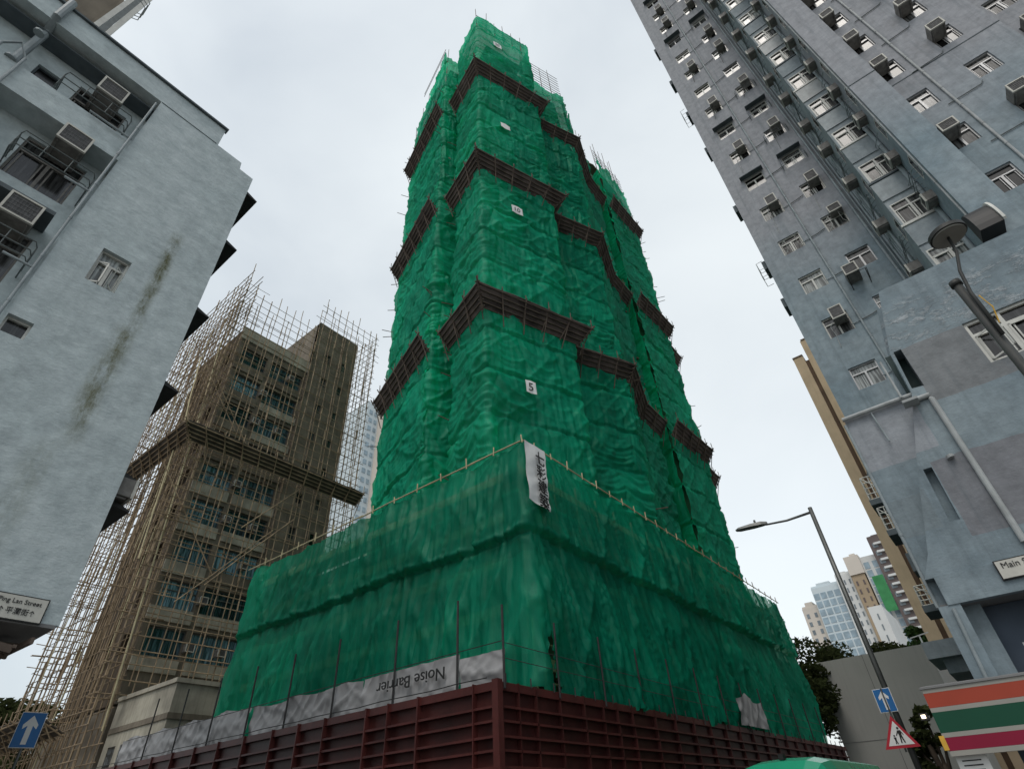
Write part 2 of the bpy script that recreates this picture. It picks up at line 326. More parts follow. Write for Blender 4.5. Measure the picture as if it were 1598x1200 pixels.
def holed(mb, outer, holes, fn, depth):
    """flat wall from polygon with rectangular/polygonal holes plus reveals of given depth. fn(u,v,d)"""
    vs = []; es = []
    for poly in [outer]+holes:
        i = len(vs); vs += [Vector(p) for p in poly]; es += [(i+k, i+(k+1) % len(poly)) for k in range(len(poly))]
    r = delaunay_2d_cdt(vs, es, [], 0, 1e-5)
    def inside(p, poly):
        c = False; n = len(poly)
        for i in range(n):
            (x1, y1), (x2, y2) = poly[i], poly[i-1]
            if (y1 > p[1]) != (y2 > p[1]) and p[0] < (x2-x1)*(p[1]-y1)/(y2-y1)+x1: c = not c
        return c
    i = len(mb.v); mb.v += [tuple(fn(v.x, v.y, 0)) for v in r[0]]
    for t in r[2]:
        c = (sum(r[0][k].x for k in t)/len(t), sum(r[0][k].y for k in t)/len(t))
        if inside(c, outer) and not any(inside(c, h) for h in holes): mb.f.append(tuple(i+k for k in t)); mb.m.append(mb.cur)
    for h in holes:
        for k in range(len(h)):
            a, b = h[k], h[(k+1) % len(h)]; mb.quad(fn(*a, 0), fn(*b, 0), fn(*b, depth), fn(*a, depth))
def rect(u0, u1, v0, v1): return [(u0, v0), (u1, v0), (u1, v1), (u0, v1)]
FONT = None
def text_obj(name, s, size, origin, right, up, mat, parent, extrude=.004, align='LEFT', sx=1.0):
    cu = bpy.data.curves.new(name, 'FONT'); cu.body = s; cu.size = size; cu.extrude = extrude; cu.align_x = align
    t = bpy.data.objects.new(name, cu); COL.objects.link(t)
    dg = bpy.context.evaluated_depsgraph_get(); me = bpy.data.meshes.new_from_object(t.evaluated_get(dg))
    bpy.data.objects.remove(t); me.name = name
    rt, up = Vector(right).normalized(), Vector(up).normalized(); nn = rt.cross(up); off = wloc(parent) if parent else Vector((0,0,0))
    mat4 = Matrix(((rt.x*sx, up.x, nn.x, origin[0]-off.x), (rt.y*sx, up.y, nn.y, origin[1]-off.y), (rt.z*sx, up.z, nn.z, origin[2]-off.z), (0,0,0,1)))
    me.transform(mat4); me.materials.clear(); me.materials.append(M[mat])
    o = bpy.data.objects.new(name, me); COL.objects.link(o)
    if parent: o.parent = parent
    return o

# ------------------------------------------------------------------ numpy noise
def vnoise(x, y, seed=0):
    xi = np.floor(x).astype(np.int64); yi = np.floor(y).astype(np.int64); fx = x-xi; fy = y-yi
    fx = fx*fx*fx*(fx*(fx*6-15)+10); fy = fy*fy*fy*(fy*(fy*6-15)+10)
    def h(a, b):
        k = (a*374761393+b*668265263+seed*1442695041) & 0x7fffffff
        k = ((k ^ (k >> 13))*1274126177) & 0x7fffffff; k = k ^ (k >> 16); return (k & 0xffff)/65535.0
    return (h(xi, yi)*(1-fx)+h(xi+1, yi)*fx)*(1-fy)+(h(xi, yi+1)*(1-fx)+h(xi+1, yi+1)*fx)*fy
def fbm(x, y, seed=0, o=4):
    t = 0; a = .5
    for k in range(o): t = t+a*vnoise(x*2**k, y*2**k, seed+k*7); a *= .5
    return t
def ridge(x, y, seed=0, o=2):
    t = 0; a = .65
    for k in range(o):
        q = np.clip(np.abs(2*vnoise(x*1.9**k, y*1.9**k, seed+k*5)-1), 0, 1); t = t+a*(1-q**.7)**1.5; a *= .5
    return t

def crease(x, y, seed=0, p=3.0):
    n = vnoise(x, y, seed)*.75+vnoise(x*2.1+5, y*2.1, seed+1)*.25
    return (1-np.clip(np.abs(n-.5)*3.2, 0, 1))**p
def sheet(name, path, z0, z1, ds, dz, disp, mat, parent, s_off=0.0, ztop=None, hole=None):
    """net sheet hung along a plan polyline; disp(s,z)->outward metres. outward = right-hand side of travel direction."""
    P = np.array(path, float); seg = np.hypot(*(P[1:]-P[:-1]).T); cs = np.concatenate([[0], np.cumsum(seg)])
    n = max(2, int(cs[-1]/ds)+1); s = np.linspace(0, cs[-1], n)
    X = np.interp(s, cs, P[:, 0]); Y = np.interp(s, cs, P[:, 1])
    tx = np.gradient(X, s); ty = np.gradient(Y, s); k = max(1, int(.16/ds)); ker = np.ones(2*k+1)/(2*k+1)
    def sm(a): return np.convolve(np.pad(a, k, 'edge'), ker, 'valid')
    X2, Y2 = sm(X), sm(Y); X2[0], Y2[0], X2[-1], Y2[-1] = X[0], Y[0], X[-1], Y[-1]
    tx, ty = sm(tx), sm(ty); ln = np.hypot(tx, ty)+1e-6; nx, ny = ty/ln, -tx/ln
    m = int((z1-z0)/dz)+1; z = np.linspace(0, 1, m)
    zt = np.full(n, float(z1)) if ztop is None else ztop(s+s_off)
    Z = z0+z[:, None]*(zt[None, :]-z0); S = np.broadcast_to((s+s_off)[None, :], Z.shape)
    D = disp(S, Z)
    V = np.stack([X2[None]+nx[None]*D, Y2[None]+ny[None]*D, Z], -1).reshape(-1, 3)
    a = (np.arange(m-1)[:, None]*n+np.arange(n-1)[None]).ravel()
    F = np.stack([a, a+1, a+1+n, a+n], 1)
    if hole is not None:
        sc_, zc_ = S.ravel()[a], Z.ravel()[a]; F = F[~hole(sc_, zc_)]
    off = wloc(parent); V = V-np.array([off.x, off.y, off.z])
    me = bpy.data.meshes.new(name); me.vertices.add(len(V)); me.vertices.foreach_set('co', V.ravel())
    me.loops.add(F.size); me.loops.foreach_set('vertex_index', F.ravel().astype(np.int32))
    me.polygons.add(len(F)); me.polygons.foreach_set('loop_start', np.arange(0, F.size, 4, dtype=np.int32)); me.polygons.foreach_set('loop_total', np.full(len(F), 4, np.int32))
    me.polygons.foreach_set('use_smooth', np.ones(len(F), bool)); me.update(); me.validate()
    me.materials.append(M[mat]); o = bpy.data.objects.new(name, me); COL.objects.link(o); o.parent = parent
    return o

# ================================================================== SETTING
tag(MB().quad((-900,-900,0),(1500,-900,0),(1500,1500,0),(-900,1500,0)).build('ground', 'soil'), kind='structure')
tag(MB().box(-120,160,1.9,7.6,.0,.02).box(4.6,9.6,-80,120,.0,.021).build('road', 'asphalt'), kind='structure')
pv = MB()
for b in ((-120,4.6,12.5,7.6),(2.9,4.6,12.5,90),(9.6,11,7.6,90),(11,160,7.6,9.3),(9.6,14,1.9,-60),(14,160,1.9,.4),(-120,4.6,1.9,-60)):
    x0, x1, y0, y1 = (b[0], b[1], b[2], b[3]) ; pv.box(x0, x1, y0, y1, 0, .13)
tag(pv.build('pavement', 'pave'), kind='structure')
kb = MB()
kb.box(9.6,160,7.48,7.6,0,.135); kb.box(14,160,1.9,2.02,0,.135); kb.box(9.48,9.6,7.6,90,0,.134); kb.box(4.6,4.72,7.6,90,0,.134); kb.box(4.6,4.72,-60,1.9,0,.134); kb.box(9.48,9.6,-60,1.9,0,.134)
tag(kb.build('kerb', 'kerb'), kind='structure')
mk = MB()
for i in range(24): mk.box(12+i*6, 15+i*6, 4.7, 4.82, .022, .026)
for i in range(12): mk.box(7.05, 7.17, 10+i*6, 13+i*6, .022, .026)
mk.box(10.2,10.5,2,7.5,.022,.026)
tag(mk.build('road_marking', 'marking'), kind='structure')

# ================================================================== generic building parts
def window(parent, fn, u0, u1, v0, v1, depth=.12, fm='frame', pm='pane', style='T', t=.045, open_=None):
    """fn(u,v,d): d positive goes into the wall. u increases to the viewer's left or right as fn says"""
    f = MB()
    def bar(a0, a1, b0, b1, d0=depth-.05, d1=depth+.01): f.prism(rect(a0, a1, b0, b1), fn, d0, d1)
    bar(u0, u1, v0, v0+t); bar(u0, u1, v1-t, v1); bar(u0, u0+t, v0+t, v1-t); bar(u1-t, u1, v0+t, v1-t)
    um = (u0+u1)/2; vt = v0+(v1-v0)*.68
    if style in ('T', 'W'):
        bar(u0+t, u1-t, vt-t*.6, vt+t*.6); bar(um-t*.8, um+t*.8, v0+t, vt-t*.6)
    if style == 'W': bar(um-t*.6, um+t*.6, vt+t*.6, v1-t)
    if style == 'D': bar(um-t*.7, um+t*.7, v0+t, v1-t)
    if style in ('W', 'D') or (style == 'T' and rnd.random() < .35):
        n = 4                                               # inner sash lines
        for (a, b) in ((u0+t, um-t), (um+t, u1-t)):
            w_ = b-a; top = vt if style != 'D' else v1-t
            bar(a+w_*.08, a+w_*.14, v0+t*1.5, top-t*1.2, depth-.03, depth-.005); bar(a+w_*.86, a+w_*.92, v0+t*1.5, top-t*1.2, depth-.03, depth-.005)
    o = f.build('window', fm, parent)
    MB().prism(rect(u0+t*.5, u1-t*.5, v0+t*.5, v1-t*.5), fn, depth+.012, depth+.03).build('pane', pm, o)
    if open_:                                               # casements swung outwards
        for side in (0, 1):
            a, b = (u0+t, um) if side == 0 else (um, u1-t); hinge = a if side == 0 else b; w_ = (b-a)*.95
            ang = R(open_[side]); sg = 1 if side == 0 else -1
            g = MB(); vb, vt2 = v0+t, vt-t*.5
            def fn2(q, v, d): return fn(hinge+sg*q*math.cos(ang), v, depth-.06-q*math.sin(ang)+d*.2)
            for (q0, q1, c0, c1) in ((0, w_, vb, vb+.035), (0, w_, vt2-.035, vt2), (0, .035, vb, vt2), (w_-.035, w_, vb, vt2)):
                g.prism(rect(q0, q1, c0, c1), fn2, 0, .12)
            s_ = g.build('sash', fm, o)
    return o
def aircon(parent, fn, u0, u1, v0, v1, out=.5, inn=.1):
    """box unit sticking out of the wall; fn d negative is outwards"""
    b = MB().prism(rect(u0, u1, v0, v1), fn, -out+.05, inn)
    for uu_ in (u0+.05, u1-.08): b.prism(rect(uu_, uu_+.03, v0-.05, v0), fn, -out+.1, .02)
    o = b.build('air_conditioner', 'acbody', parent, bevel=.012)
    g = MB(); t = .035
    for r_ in (rect(u0-.01, u1+.01, v0-.01, v0+t), rect(u0-.01, u1+.01, v1-t, v1+.01), rect(u0-.01, u0+t, v0+t, v1-t), rect(u1-t, u1+.01, v0+t, v1-t)): g.prism(r_, fn, -out-.01, -out+.049)
    g.build('casing', 'acframe', o)
    g = MB().prism(rect(u0+t, u1-t, v0+t, v1-t), fn, -out+.02, -out+.048); k = 9
    for i in range(k):
        a = u0+t+(u1-u0-2*t)*(i+.3)/k; g.prism(rect(a, a+.012, v0+t, v1-t), fn, -out+.002, -out+.02)
    for i in range(4):
        a = v0+t+(v1-v0-2*t)*(i+.7)/4.4; g.prism(rect(u0+t, u1-t, a, a+.01), fn, -out-.002, -out+.006)
    g.build('grille', 'acgrille', o)
    return o
def hood(parent, fn, u0, u1, v, out=.35):
    return MB().prism([(0, 0), (0, .05), (out, -.04), (out, -.08)], lambda a, b, d: fn(d, v+b, -a), u0, u1).build('window_hood', 'coping', parent)
def rack(parent, fn, u0, u1, v0, v1, out=.42, mat='iron', r=.012, rungs=5):
    """laundry rack: bent tube loops standing off the wall"""
    g = MB(); F = lambda u, v, d: fn(u, v, -d)
    for v in (v1, v0+(v1-v0)*.45, v0):
        g.tube([F(u0, v, 0), F(u0, v, out*.8), F(u0+.06, v, out), F(u1-.06, v, out), F(u1, v, out*.8), F(u1, v, 0)], r, 5)
    for u in (u0, u1):
        for k in range(rungs): d = out*.15+out*.65*k/(rungs-1); g.tube([F(u, v0, d), F(u, v1, d)], r*.7, 4)
    for k in range(1, 3): uu_ = u0+(u1-u0)*k/3; g.tube([F(uu_, v0, out), F(uu_, v1, out)], r*.7, 4)
    return g.build('laundry_rack', mat, parent)
def pipe(parent, pts, r, mat='pipe', collars=True):
    g = MB().tube(pts, r, 10); a, b = Vector(pts[0]), Vector(pts[-1]); L_ = (b-a).length
    if collars:
        for i in range(1, int(L_/1.4)): p = a+(b-a)*(i*1.4/L_); d = (b-a).normalized(); g.tube([p-d*.03, p+d*.03], r*1.25, 10)
    return g.build('drain_pipe', mat, parent, smooth=False)

exec_left = True
# ================================================================== LEFT BUILDING (face y=12.5)
lb = empty('apartment_building', (-4, 19, 0), 'pale blue-grey low-rise block with green streak stain above the Ping Lan Street plate', 'building')
FL = lambda y: (lambda u, v, d: (u, y+d, v))
fw = FL(12.5)
wm = MB()
outer = [(-.12, 4.7), (3.0, 4.7), (2.97, 18.82), (2.5, 18.84), (2.47, 19.17), (1.66, 19.17), (1.66, 20.1), (-.12, 20.1)]
holed(wm, outer, [rect(.64, 1.27, 11.83, 12.93), rect(-.25, .35, 9.7, 10.15) if False else rect(-.08, .36, 9.7, 10.15)], fw, .22)
wm.quad((3.0,12.5,4.7),(3.0,25,4.7),(2.97,25,18.82),(2.97,12.5,18.82)); wm.quad((2.97,12.5,18.82),(2.97,25,18.82),(2.5,25,18.84),(2.5,12.5,18.84))
wm.quad((2.5,12.5,18.84),(2.5,25,18.84),(2.47,25,19.17),(2.47,12.5,19.17)); wm.quad((2.47,12.5,19.17),(2.47,25,19.17),(1.66,25,19.17),(1.66,12.5,19.17))
wm.quad((1.66,12.5,19.17),(1.66,25,19.17),(1.66,25,20.1),(1.66,12.5,20.1)); wm.quad((-14,25,4.7),(3,25,4.7),(3,25,18.8),(-14,25,18.8))
wm.quad((-.12,12.5,4.7),(-.12,12.5,19.2),(-.12,13.3,19.2),(-.12,13.3,4.7))
bh = [rect(-2.66,-2.12,17.35,18.3), rect(-1.75,-.55,16.95,18.55), rect(-1.8,-.5,14.2,15.7), rect(-1.8,-.5,11.2,12.8), rect(-3.8,-2.9,14.2,15.6), rect(-4.6,-3.6,17.1,18.4), rect(-1.8,-.5,8.6,9.9)]
holed(wm, rect(-14,-.12,4.7,19.2), bh, FL(13.3), .15)
wm.quad((-14,13.55,4.7),(-.3,13.55,4.7),(-.3,13.55,19.2),(-14,13.55,19.2))
wm.build('wall', 'wallL', lb)
MB().box(-14,2.9,12.8,24.9,19.0,19.05).build('roof', 'coping', lb)
MB().box(-14,-.12,12.5,13.3,19.2,20.1).build('parapet', 'wallL', lb)
MB().box(-14,1.72,12.42,12.62,20.1,20.17).box(-.1,1.6,12.488,12.5,19.17,19.2).build('coping', 'coping', lb)
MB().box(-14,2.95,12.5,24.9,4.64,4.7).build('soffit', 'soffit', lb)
MB().box(-14,2.45,13.6,24.9,0,4.64).build('shop_wall', 'dark_wall', lb)
# spandrel beam and ledge of the recessed bay
MB().box(-14,-.121,12.62,13.295,16.0,16.95).build('spandrel', 'wallL', lb)
MB().box(-14,-.45,12.55,13.29,13.08,13.2).build('ledge', 'coping', lb)
MB().box(-14,-.45,12.75,13.29,10.2,10.3).build('ledge', 'coping', lb)
fb = FL(13.3)
window(lb, fb, -2.66, -2.12, 17.35, 18.3, fm='coping', style='N')
for q_ in ((-1.75,-.55,16.95,18.55), (-1.8,-.5,14.2,15.7), (-1.8,-.5,11.2,12.8)): window(lb, fb, *q_, fm='acbody')
window(lb, fb, -3.8, -2.9, 14.2, 15.6); window(lb, fb, -4.6, -3.6, 17.1, 18.4); window(lb, fb, -1.8, -.5, 8.6, 9.9)
window(lb, fw, .64, 1.27, 11.83, 12.93, depth=.16, pm='pane_light', open_=(35, 50))
window(lb, fw, -.08, .36, 9.7, 10.15, depth=.16, style='N')
for (z, x) in ((18.0, -1.42), (15.42, -1.36), (12.5, -1.27)):
    aircon(lb, fb, x, x+.62, z, z+.62, out=.78)
for (z0, z1, x0, x1) in ((17.2, 17.75, -2.05, -.4), (14.4, 14.95, -1.85, -.28), (11.6, 12.1, -1.9, -.35)):
    rack(lb, fb, x0, x1, z0, z1, out=.8, mat='iron', r=.016)
pipe(lb, [(-.2, 12.45, 4.8), (-.2, 12.45, 18.9)], .03); pipe(lb, [(-2.95, 12.9, 12.8), (-2.95, 12.9, 19.1), (-2.95, 12.4, 19.3), (-2.95, 12.4, 20.3)], .1)
pipe(lb, [(-2.75, 12.55, 14), (-2.75, 12.55, 17.2), (-3.0, 12.5, 17.6), (-3.25, 12.55, 17.2), (-3.25, 12.55, 14)], .035, collars=False)
pipe(lb, [(-6, 13.2, 17.05), (-.2, 13.2, 17.05)], .035, collars=False); pipe(lb, [(-1.2, 12.5, 16.9), (-.15, 12.5, 16.9)], .03, collars=False)
pipe(lb, [(-.75, 12.5, 14.3), (-.2, 12.45, 14.25)], .03, collars=False); pipe(lb, [(-.75, 12.5, 11.45), (-.2, 12.45, 11.4)], .03, collars=False)
# little canopies over the windows of the far side, seen edge-on
for z in (18.6, 16.0, 13.05, 10.45, 7.9, 7.25):
    MB().prism([(2.98, z+.12), (3.46, z-.06), (3.46, z-.1), (2.98, z-.02)], lambda a, b, d: (a, d, b), 12.95, 15.2).build('window_canopy', 'black_iron', lb)
MB().tube([(2.99,15,17.9),(3.55,15,17.75),(3.1,15,17.5)], .015, 5).tube([(3.0,14.8,17.8),(3.7,14.7,17.6)], .012, 5).build('bracket', 'iron', lb)
aircon(lb, lambda u, v, d: (3.0-d, u, v), 12.7, 13.2, 7.35, 7.75, out=.35)
# ruined steel canopy under the soffit
dc = MB()
for i in range(16):
    y = 12.55+i*.32; dc.beam((1.2, y, 4.45+rnd.uniform(-.1,.08)), (2.62+rnd.uniform(-.12,.1), y+rnd.uniform(-.2,.3), 4.38+rnd.uniform(-.14,.12)), .06, .12)
for k in range(5): dc.beam((1.2+k*.33, 12.5, 4.5-.05*k), (1.35+k*.3, 18, 4.36-.03*k), .05, .05)
dc.box(.2, 2.2, 12.52, 17.5, 4.5, 4.56); dc.beam((2.72,12.5,4.42),(2.55,13.9,4.32), .05,.1)
dc.build('canopy_frame', 'bamboo_dark', lb)
# street plate
sp_ = empty('street_nameplate', (2.0, 12.45, 4.9), 'black-bordered street nameplate reading Ping Lan Street under the pale blue wall', 'street sign')
MB().box(1.83,2.71,12.455,12.48,4.66,5.07).build('border', 'black', sp_); MB().box(1.85,2.69,12.445,12.456,4.68,5.05).build('plate', 'signface', sp_)
text_obj('lettering', 'Ping Lan Street', .102, (1.99, 12.44, 4.93), (1,0,0), (0,0,1), 'black', sp_, sx=1.0)
[text_obj('character', c_, .115, (2.04+.11*i, 12.44, 4.765), (1,0,0), (0,0,1), 'black', sp_, sx=.95) for i, c_ in enumerate('↑平瀾街↑')]
# rooftop structure behind the parapet
rt = empty('rooftop_hut', (-5, 18, 19), 'weathered beige rooftop hut with leaning corrugated sheets above the blue block', 'hut')
MB().box(-8,-2.7,15,20,19.05,26.5).build('wall', 'conc', rt)
for i in range(3): MB().beam((-2.9+.22*i,14.95-.02*i,21.5+i*.4),(-2.55+.14*i,14.9-.02*i,28.5), .16, .05, (0,1,0)).build('metal_sheet', ['frame','iron','frame'][i], rt)
rk = MB()
for z in (25.7,25.95,26.2): rk.tube([(-2.5,15,z),(-2.1,14.8,z),(-2.1,14.2,z),(-2.5,14.0,z)], .018, 5)
rk.build('laundry_rack', 'pipe_light', rt)

# ================================================================== RIGHT BUILDING
rb = empty('apartment_tower', (26, -6, 0), 'tall blue-grey apartment tower with hooded windows and air conditioners beside the Main Street corner', 'building')
FX = lambda x: (lambda u, v, d: (x+d, u, v))
XW, XB, XF, XR = 22.3, 19.4, 17.6, 18.8
ZT = 66
ft = FX(XW); holesW = []; specs = []
ST = 2.745
kindA = ['p','a','p','o','a','h','a','h','a','p','a','p','h','a','a','h','a','p']
kindB = ['p','x','o2','a','hr','ar','hr','ar','p','a','a','hr','a','a','p','a','h']
for k, kd in enumerate(kindA):
    zt = 15.33+ST*k; specs.append(('A', -1.2, -.2, zt-1.07, zt, kd)); holesW.append(rect(-1.2, -.2, zt-1.07, zt))
for k, kd in enumerate(kindB):
    zt = 18.1+ST*k; specs.append(('B', -3.22, -2.26, zt-1.07, zt, kd)); holesW.append(rect(-3.22, -2.26, zt-1.07, zt))
w1 = MB(); holed(w1, rect(-4.0, .68, 8.0, ZT), holesW, ft, .2)
w1.quad((22.6,-4,8),(22.6,.5,8),(22.6,.5,ZT),(22.6,-4,ZT)); w1.quad((22.3,.68,8),(34,.68,8),(34,.68,ZT),(22.3,.68,ZT)); w1.quad((34,.68,0),(34,-30,0),(34,-30,ZT),(34,.68,ZT))
w1.quad((22.3,.68,ZT),(34,.68,ZT),(34,-30,ZT),(18.8,-30,ZT),(18.8,-4,ZT))
w1.build('wall', 'wallR', rb)
for (c_, a, b, z0, z1, kd) in specs:
    pm = rnd.choice(['pane', 'pane', 'pane_light', 'pane', 'pane'])
    op = (60, 55) if kd in ('o', 'o2') else None
    window(rb, ft, a, b, z0, z1, depth=.12, pm=pm, open_=op, fm=rnd.choice(['frame', 'frame', 'frame_grey']))
    if kd in ('a', 'ar'): aircon(rb, ft, a+.08, a+.58, z0+.52, z1+.06, out=.5)
    if kd in ('a', 'ar'):
        q = rnd.uniform(-.1, .1); MB().tube([ft(a+.6, z0+.7, -.1), ft(a+.72+q, z0+.5, -.06), ft(a+.68+q, z0, -.05), ft(a+.74+q, z0-rnd.uniform(.3,1.2), -.03)], .013, 5).build('hose', rnd.choice(['iron','pipe_light','black_iron']), rb)
    if kd == 'o2': aircon(rb, ft, a+.02, a+.55, z1-.35, z1+.08, out=.4)
    if kd in ('h', 'hr', 'x2'): hood(rb, ft, a-.12, b+.12, z1+.03)
    if kd in ('hr', 'ar'): rack(rb, ft, a-.1, b+.15, z0-.05, z0+.33, out=.35)
    if kd == 'x':
        o = aircon(rb, ft, b-.1, b+.42, z0-.62, z0-.1, out=.75)
        MB().tube([ft(b+.42,z0-.68,-.75),ft(b-.35,z0-.68,-.7),ft(b-.35,z0-.68,0)], .018, 5).tube([ft(b+.4,z0-.68,-.75),ft(b+.4,z0-.95,0)], .018, 5).tube([ft(b-.3,z0-.68,-.7),ft(b-.3,z0-.95,0)], .018, 5).build('bracket', 'black_iron', rb)
pipe(rb, [ft(-1.5, 13.5, -.07), ft(-1.5, ZT, -.07)], .04)
for k in range(17):
    z = 13.95+ST*k+.55; pipe(rb, [ft(-1.5, z, -.05), ft(-1.85, z+.02, -.05), ft(-2.2, z+.1, -.05)], .022, 'iron', False)
    pipe(rb, [ft(-1.5, z, -.05), ft(-1.15, z-.02, -.03)], .02, 'pipe', False)
for y, r_ in ((-3.55, .055), (-3.72, .035), (-3.86, .06)): pipe(rb, [ft(y, 9, -.1), ft(y, ZT, -.1)], r_)
# things that stick out round the corner of the wing
for z, ln in ((43, .16), (27.3, .15), (22.5, .14), (33.5, .1), (38.2, .12), (19.8, .12), (48.6, .12)):
    MB().box(22.5,23.3,.69,.72+ln,z,z+.55).build('window_hood', 'coping', rb)
for z in (38.4, 22.2):
    g = MB()
    for zz in (z, z+.5, z+1.0): g.tube([(22.6,.8,zz),(22.6,1.1,zz),(23.4,1.1,zz),(23.4,.8,zz)], .015, 5)
    g.tube([(22.6,1.1,z),(22.6,1.1,z+1)], .015, 5).build('laundry_rack', 'pipe_light', rb)
# bay
fbay = FX(XB); hb = []
for k in range(17):
    zt = 19.55+2.75*k; hb.append(rect(-5.22, -4.08, zt-1.2, zt))
zt0 = 16.8; hb.append(rect(-5.22, -4.08, 15.6, 16.8)); hb.append(rect(-5.22, -4.08, 12.9, 14.05))
w2 = MB(); holed(w2, rect(-5.3, -4.0, 11, ZT), hb, fbay, .15)
w2.quad((19.4,-4,11),(22.3,-4,11),(22.3,-4,ZT),(19.4,-4,ZT)); w2.quad((19.7,-5.3,11),(19.7,-4.02,11),(19.7,-4.02,ZT),(19.7,-5.3,ZT))
w2.quad((19.4,-5.3,ZT),(19.4,-4,ZT),(22.3,-4,ZT),(22.3,-5.3,ZT))
w2.build('wall', 'bay', rb)
for i, h in enumerate(hb):
    u0, u1, z0, z1 = h[0][0], h[1][0], h[0][1], h[2][1]
    window(rb, fbay, u0, u1, z0, z1, depth=.05, style='W', t=.05, pm=rnd.choice(['pane', 'pane', 'pane_light']), open_=rnd.choice([None, (55, 0.01), (30, 20), None]))
    MB().prism(rect(-5.3, -3.97, z0-.12, z0-.02), fbay, -.06, .03).build('sill', 'coping' if i % 2 else 'frame', rb)
    if i < 15: MB().prism([(-4.0, z0-1.25), (-4.0, z0-.2), (-5.28, z0-.2), (-5.28, z0-1.25)], fbay, -.05, .002).build('panel', rnd.choice(['bay', 'pipe_light', 'bay', 'pipe']), rb)
fside = lambda u, v, d: (u, -4.0-d, v)           # side face of the bay, looks to +y
for k in range(17):
    z = 17.2+2.75*k
    q = rnd.random(); xx = 20.3+rnd.uniform(-.1, .5)
    fs = lambda u, v, d: (u, -4.0+d*-1, v)
    aircon(rb, lambda u, v, d: (u, -4.0-d, v), xx, xx+.55, z, z+.42, out=.45)
    g = MB(); 
    for t_ in range(4): g.tube([(19.5+.3*t_, -3.98, z+.9), (19.6+.3*t_, -3.75, z+.8), (19.6+.3*t_, -3.75, z+.6)], .012, 4)
    g.tube([(19.45,-3.75,z+.8),(20.9,-3.75,z+.8)], .014, 4).tube([(19.45,-3.75,z+.6),(20.9,-3.75,z+.6)], .014, 4)
    g.build('laundry_rack', 'iron', rb)
    window(rb, lambda u, v, d: (u, -3.99-d*.1, v), 19.55, 20.1, z+.9, z+1.9, depth=.05, style='N', pm='pane')
    pipe(rb, [(20.5, -3.9, z+.5), (21.6, -3.9, z+.3), (22.2, -3.85, z-.2)], .02, 'pipe', False)
for x, r_ in ((21.1, .05), (21.5, .05), (21.9, .04)): pipe(rb, [(x, -3.9, 9), (x, -3.9, ZT)], r_)
# recess between bay and fin with big pipe and units
MB().quad((19.55,-5.22,11),(19.55,-5.3,11),(19.55,-5.3,ZT),(19.55,-5.22,ZT)).build('wall', 'bay', rb)
pipe(rb, [(19.25, -5.12, 10), (19.25, -5.12, ZT)], .085)
for k in range(15):
    z = 18.0+2.75*k; x0 = 18.5+rnd.uniform(-.2, .15)
    aircon(rb, lambda u, v, d: (u, -5.2-d, v), x0, x0+.5, z+.2, z+.62, out=.36)
    window(rb, lambda u, v, d: (u, -5.19-d*.1, v), 18.0, 18.45, z+1.0, z+2.1, depth=.05, style='N')
    pipe(rb, [(18.4, -5.1, z+1.7), (19.1, -4.9, z+1.75), (19.3, -5.1, z+1.2)], .018, 'pipe', False)
    if k % 2 == 0:
        g = MB(); F0 = lambda a, b: (18.1+a, -5.18+b, z+.9)
        for zz in (0, .25, .5): g.tube([(18.0,-5.2,z+.8+zz),(18.0,-4.85,z+.8+zz),(18.9,-4.85,z+.8+zz),(18.9,-5.2,z+.8+zz)], .012, 4)
        g.build('laundry_rack', 'iron', rb)
# fin
w3 = MB(); w3.box(XF, 19.6, -6.2, -5.2, 10.5, ZT); w3.build('pilaster', 'wallR', rb)
pipe(rb, [(17.75, -5.17, 11), (17.75, -5.17, ZT)], .035, 'pipe_light')
MB().prism([(17.6,24.9),(17.58,24.9),(17.58,24.94),(17.6,24.94)], lambda a,b,d: (a,d,b), -6.2, -5.2).build('string_course', 'coping', rb)
# right windows plane
hr = []; sr = []
for k in range(-3, 15):
    zt = 23.75+2.75*k
    for (c_, a, b) in ((1, -7.35, -6.5), (2, -9.42, -8.62)):
        kd = 'a'
        if (c_, k) in ((1, 0), (2, 0), (1, -2), (2, 4), (1, 6)): kd = 'p'
        hr.append(rect(a, b, zt-1.15, zt)); sr.append((a, b, zt-1.15, zt, kd))
fr = FX(XR); w4 = MB(); holed(w4, rect(-10.38, -6.1, 10.5, ZT), hr, fr, .2)
w4.quad((19.1,-10.3,10.5),(19.1,-6.1,10.5),(19.1,-6.1,ZT),(19.1,-10.3,ZT)); w4.quad((18.8,-10.38,10.5),(21,-10.38,10.5),(21,-10.38,ZT),(18.8,-10.38,ZT))
hr2 = [rect(-12.6,-11.7,zt-1.15,zt) for zt in [23.75+2.75*k for k in range(-3,15)]]+[rect(-15.6,-14.7,zt-1.15,zt) for zt in [23.75+2.75*k for k in range(-3,15)]]
holed(w4, rect(-30, -10.38, 10.5, ZT), hr2, FX(21), .2); w4.quad((21.3,-30,10.5),(21.3,-10.4,10.5),(21.3,-10.4,ZT),(21.3,-30,ZT)); w4.quad((21,-30,0),(34,-30,0),(34,-30,ZT),(21,-30,ZT))
w4.build('wall', 'wallR', rb)
for (a, b, z0, z1, kd) in sr:
    window(rb, fr, a, b, z0, z1, depth=.12, fm='frame_grey', pm='pane', t=.045)
    if kd == 'a': aircon(rb, fr, b-.5, b+.02, z1-.55, z1-.08, out=.6)
for h in hr2: window(rb, FX(21), h[0][0], h[1][0], h[0][1], h[2][1], depth=.12, fm='frame_grey')
for h in hr2[::2]: aircon(rb, FX(21), h[0][0]+.3, h[0][0]+.85, h[2][1]-.5, h[2][1]-.02, out=.55); rack(rb, FX(21), h[0][0]-.1, h[1][0]+.1, h[0][1]-.05, h[0][1]+.35, out=.4)
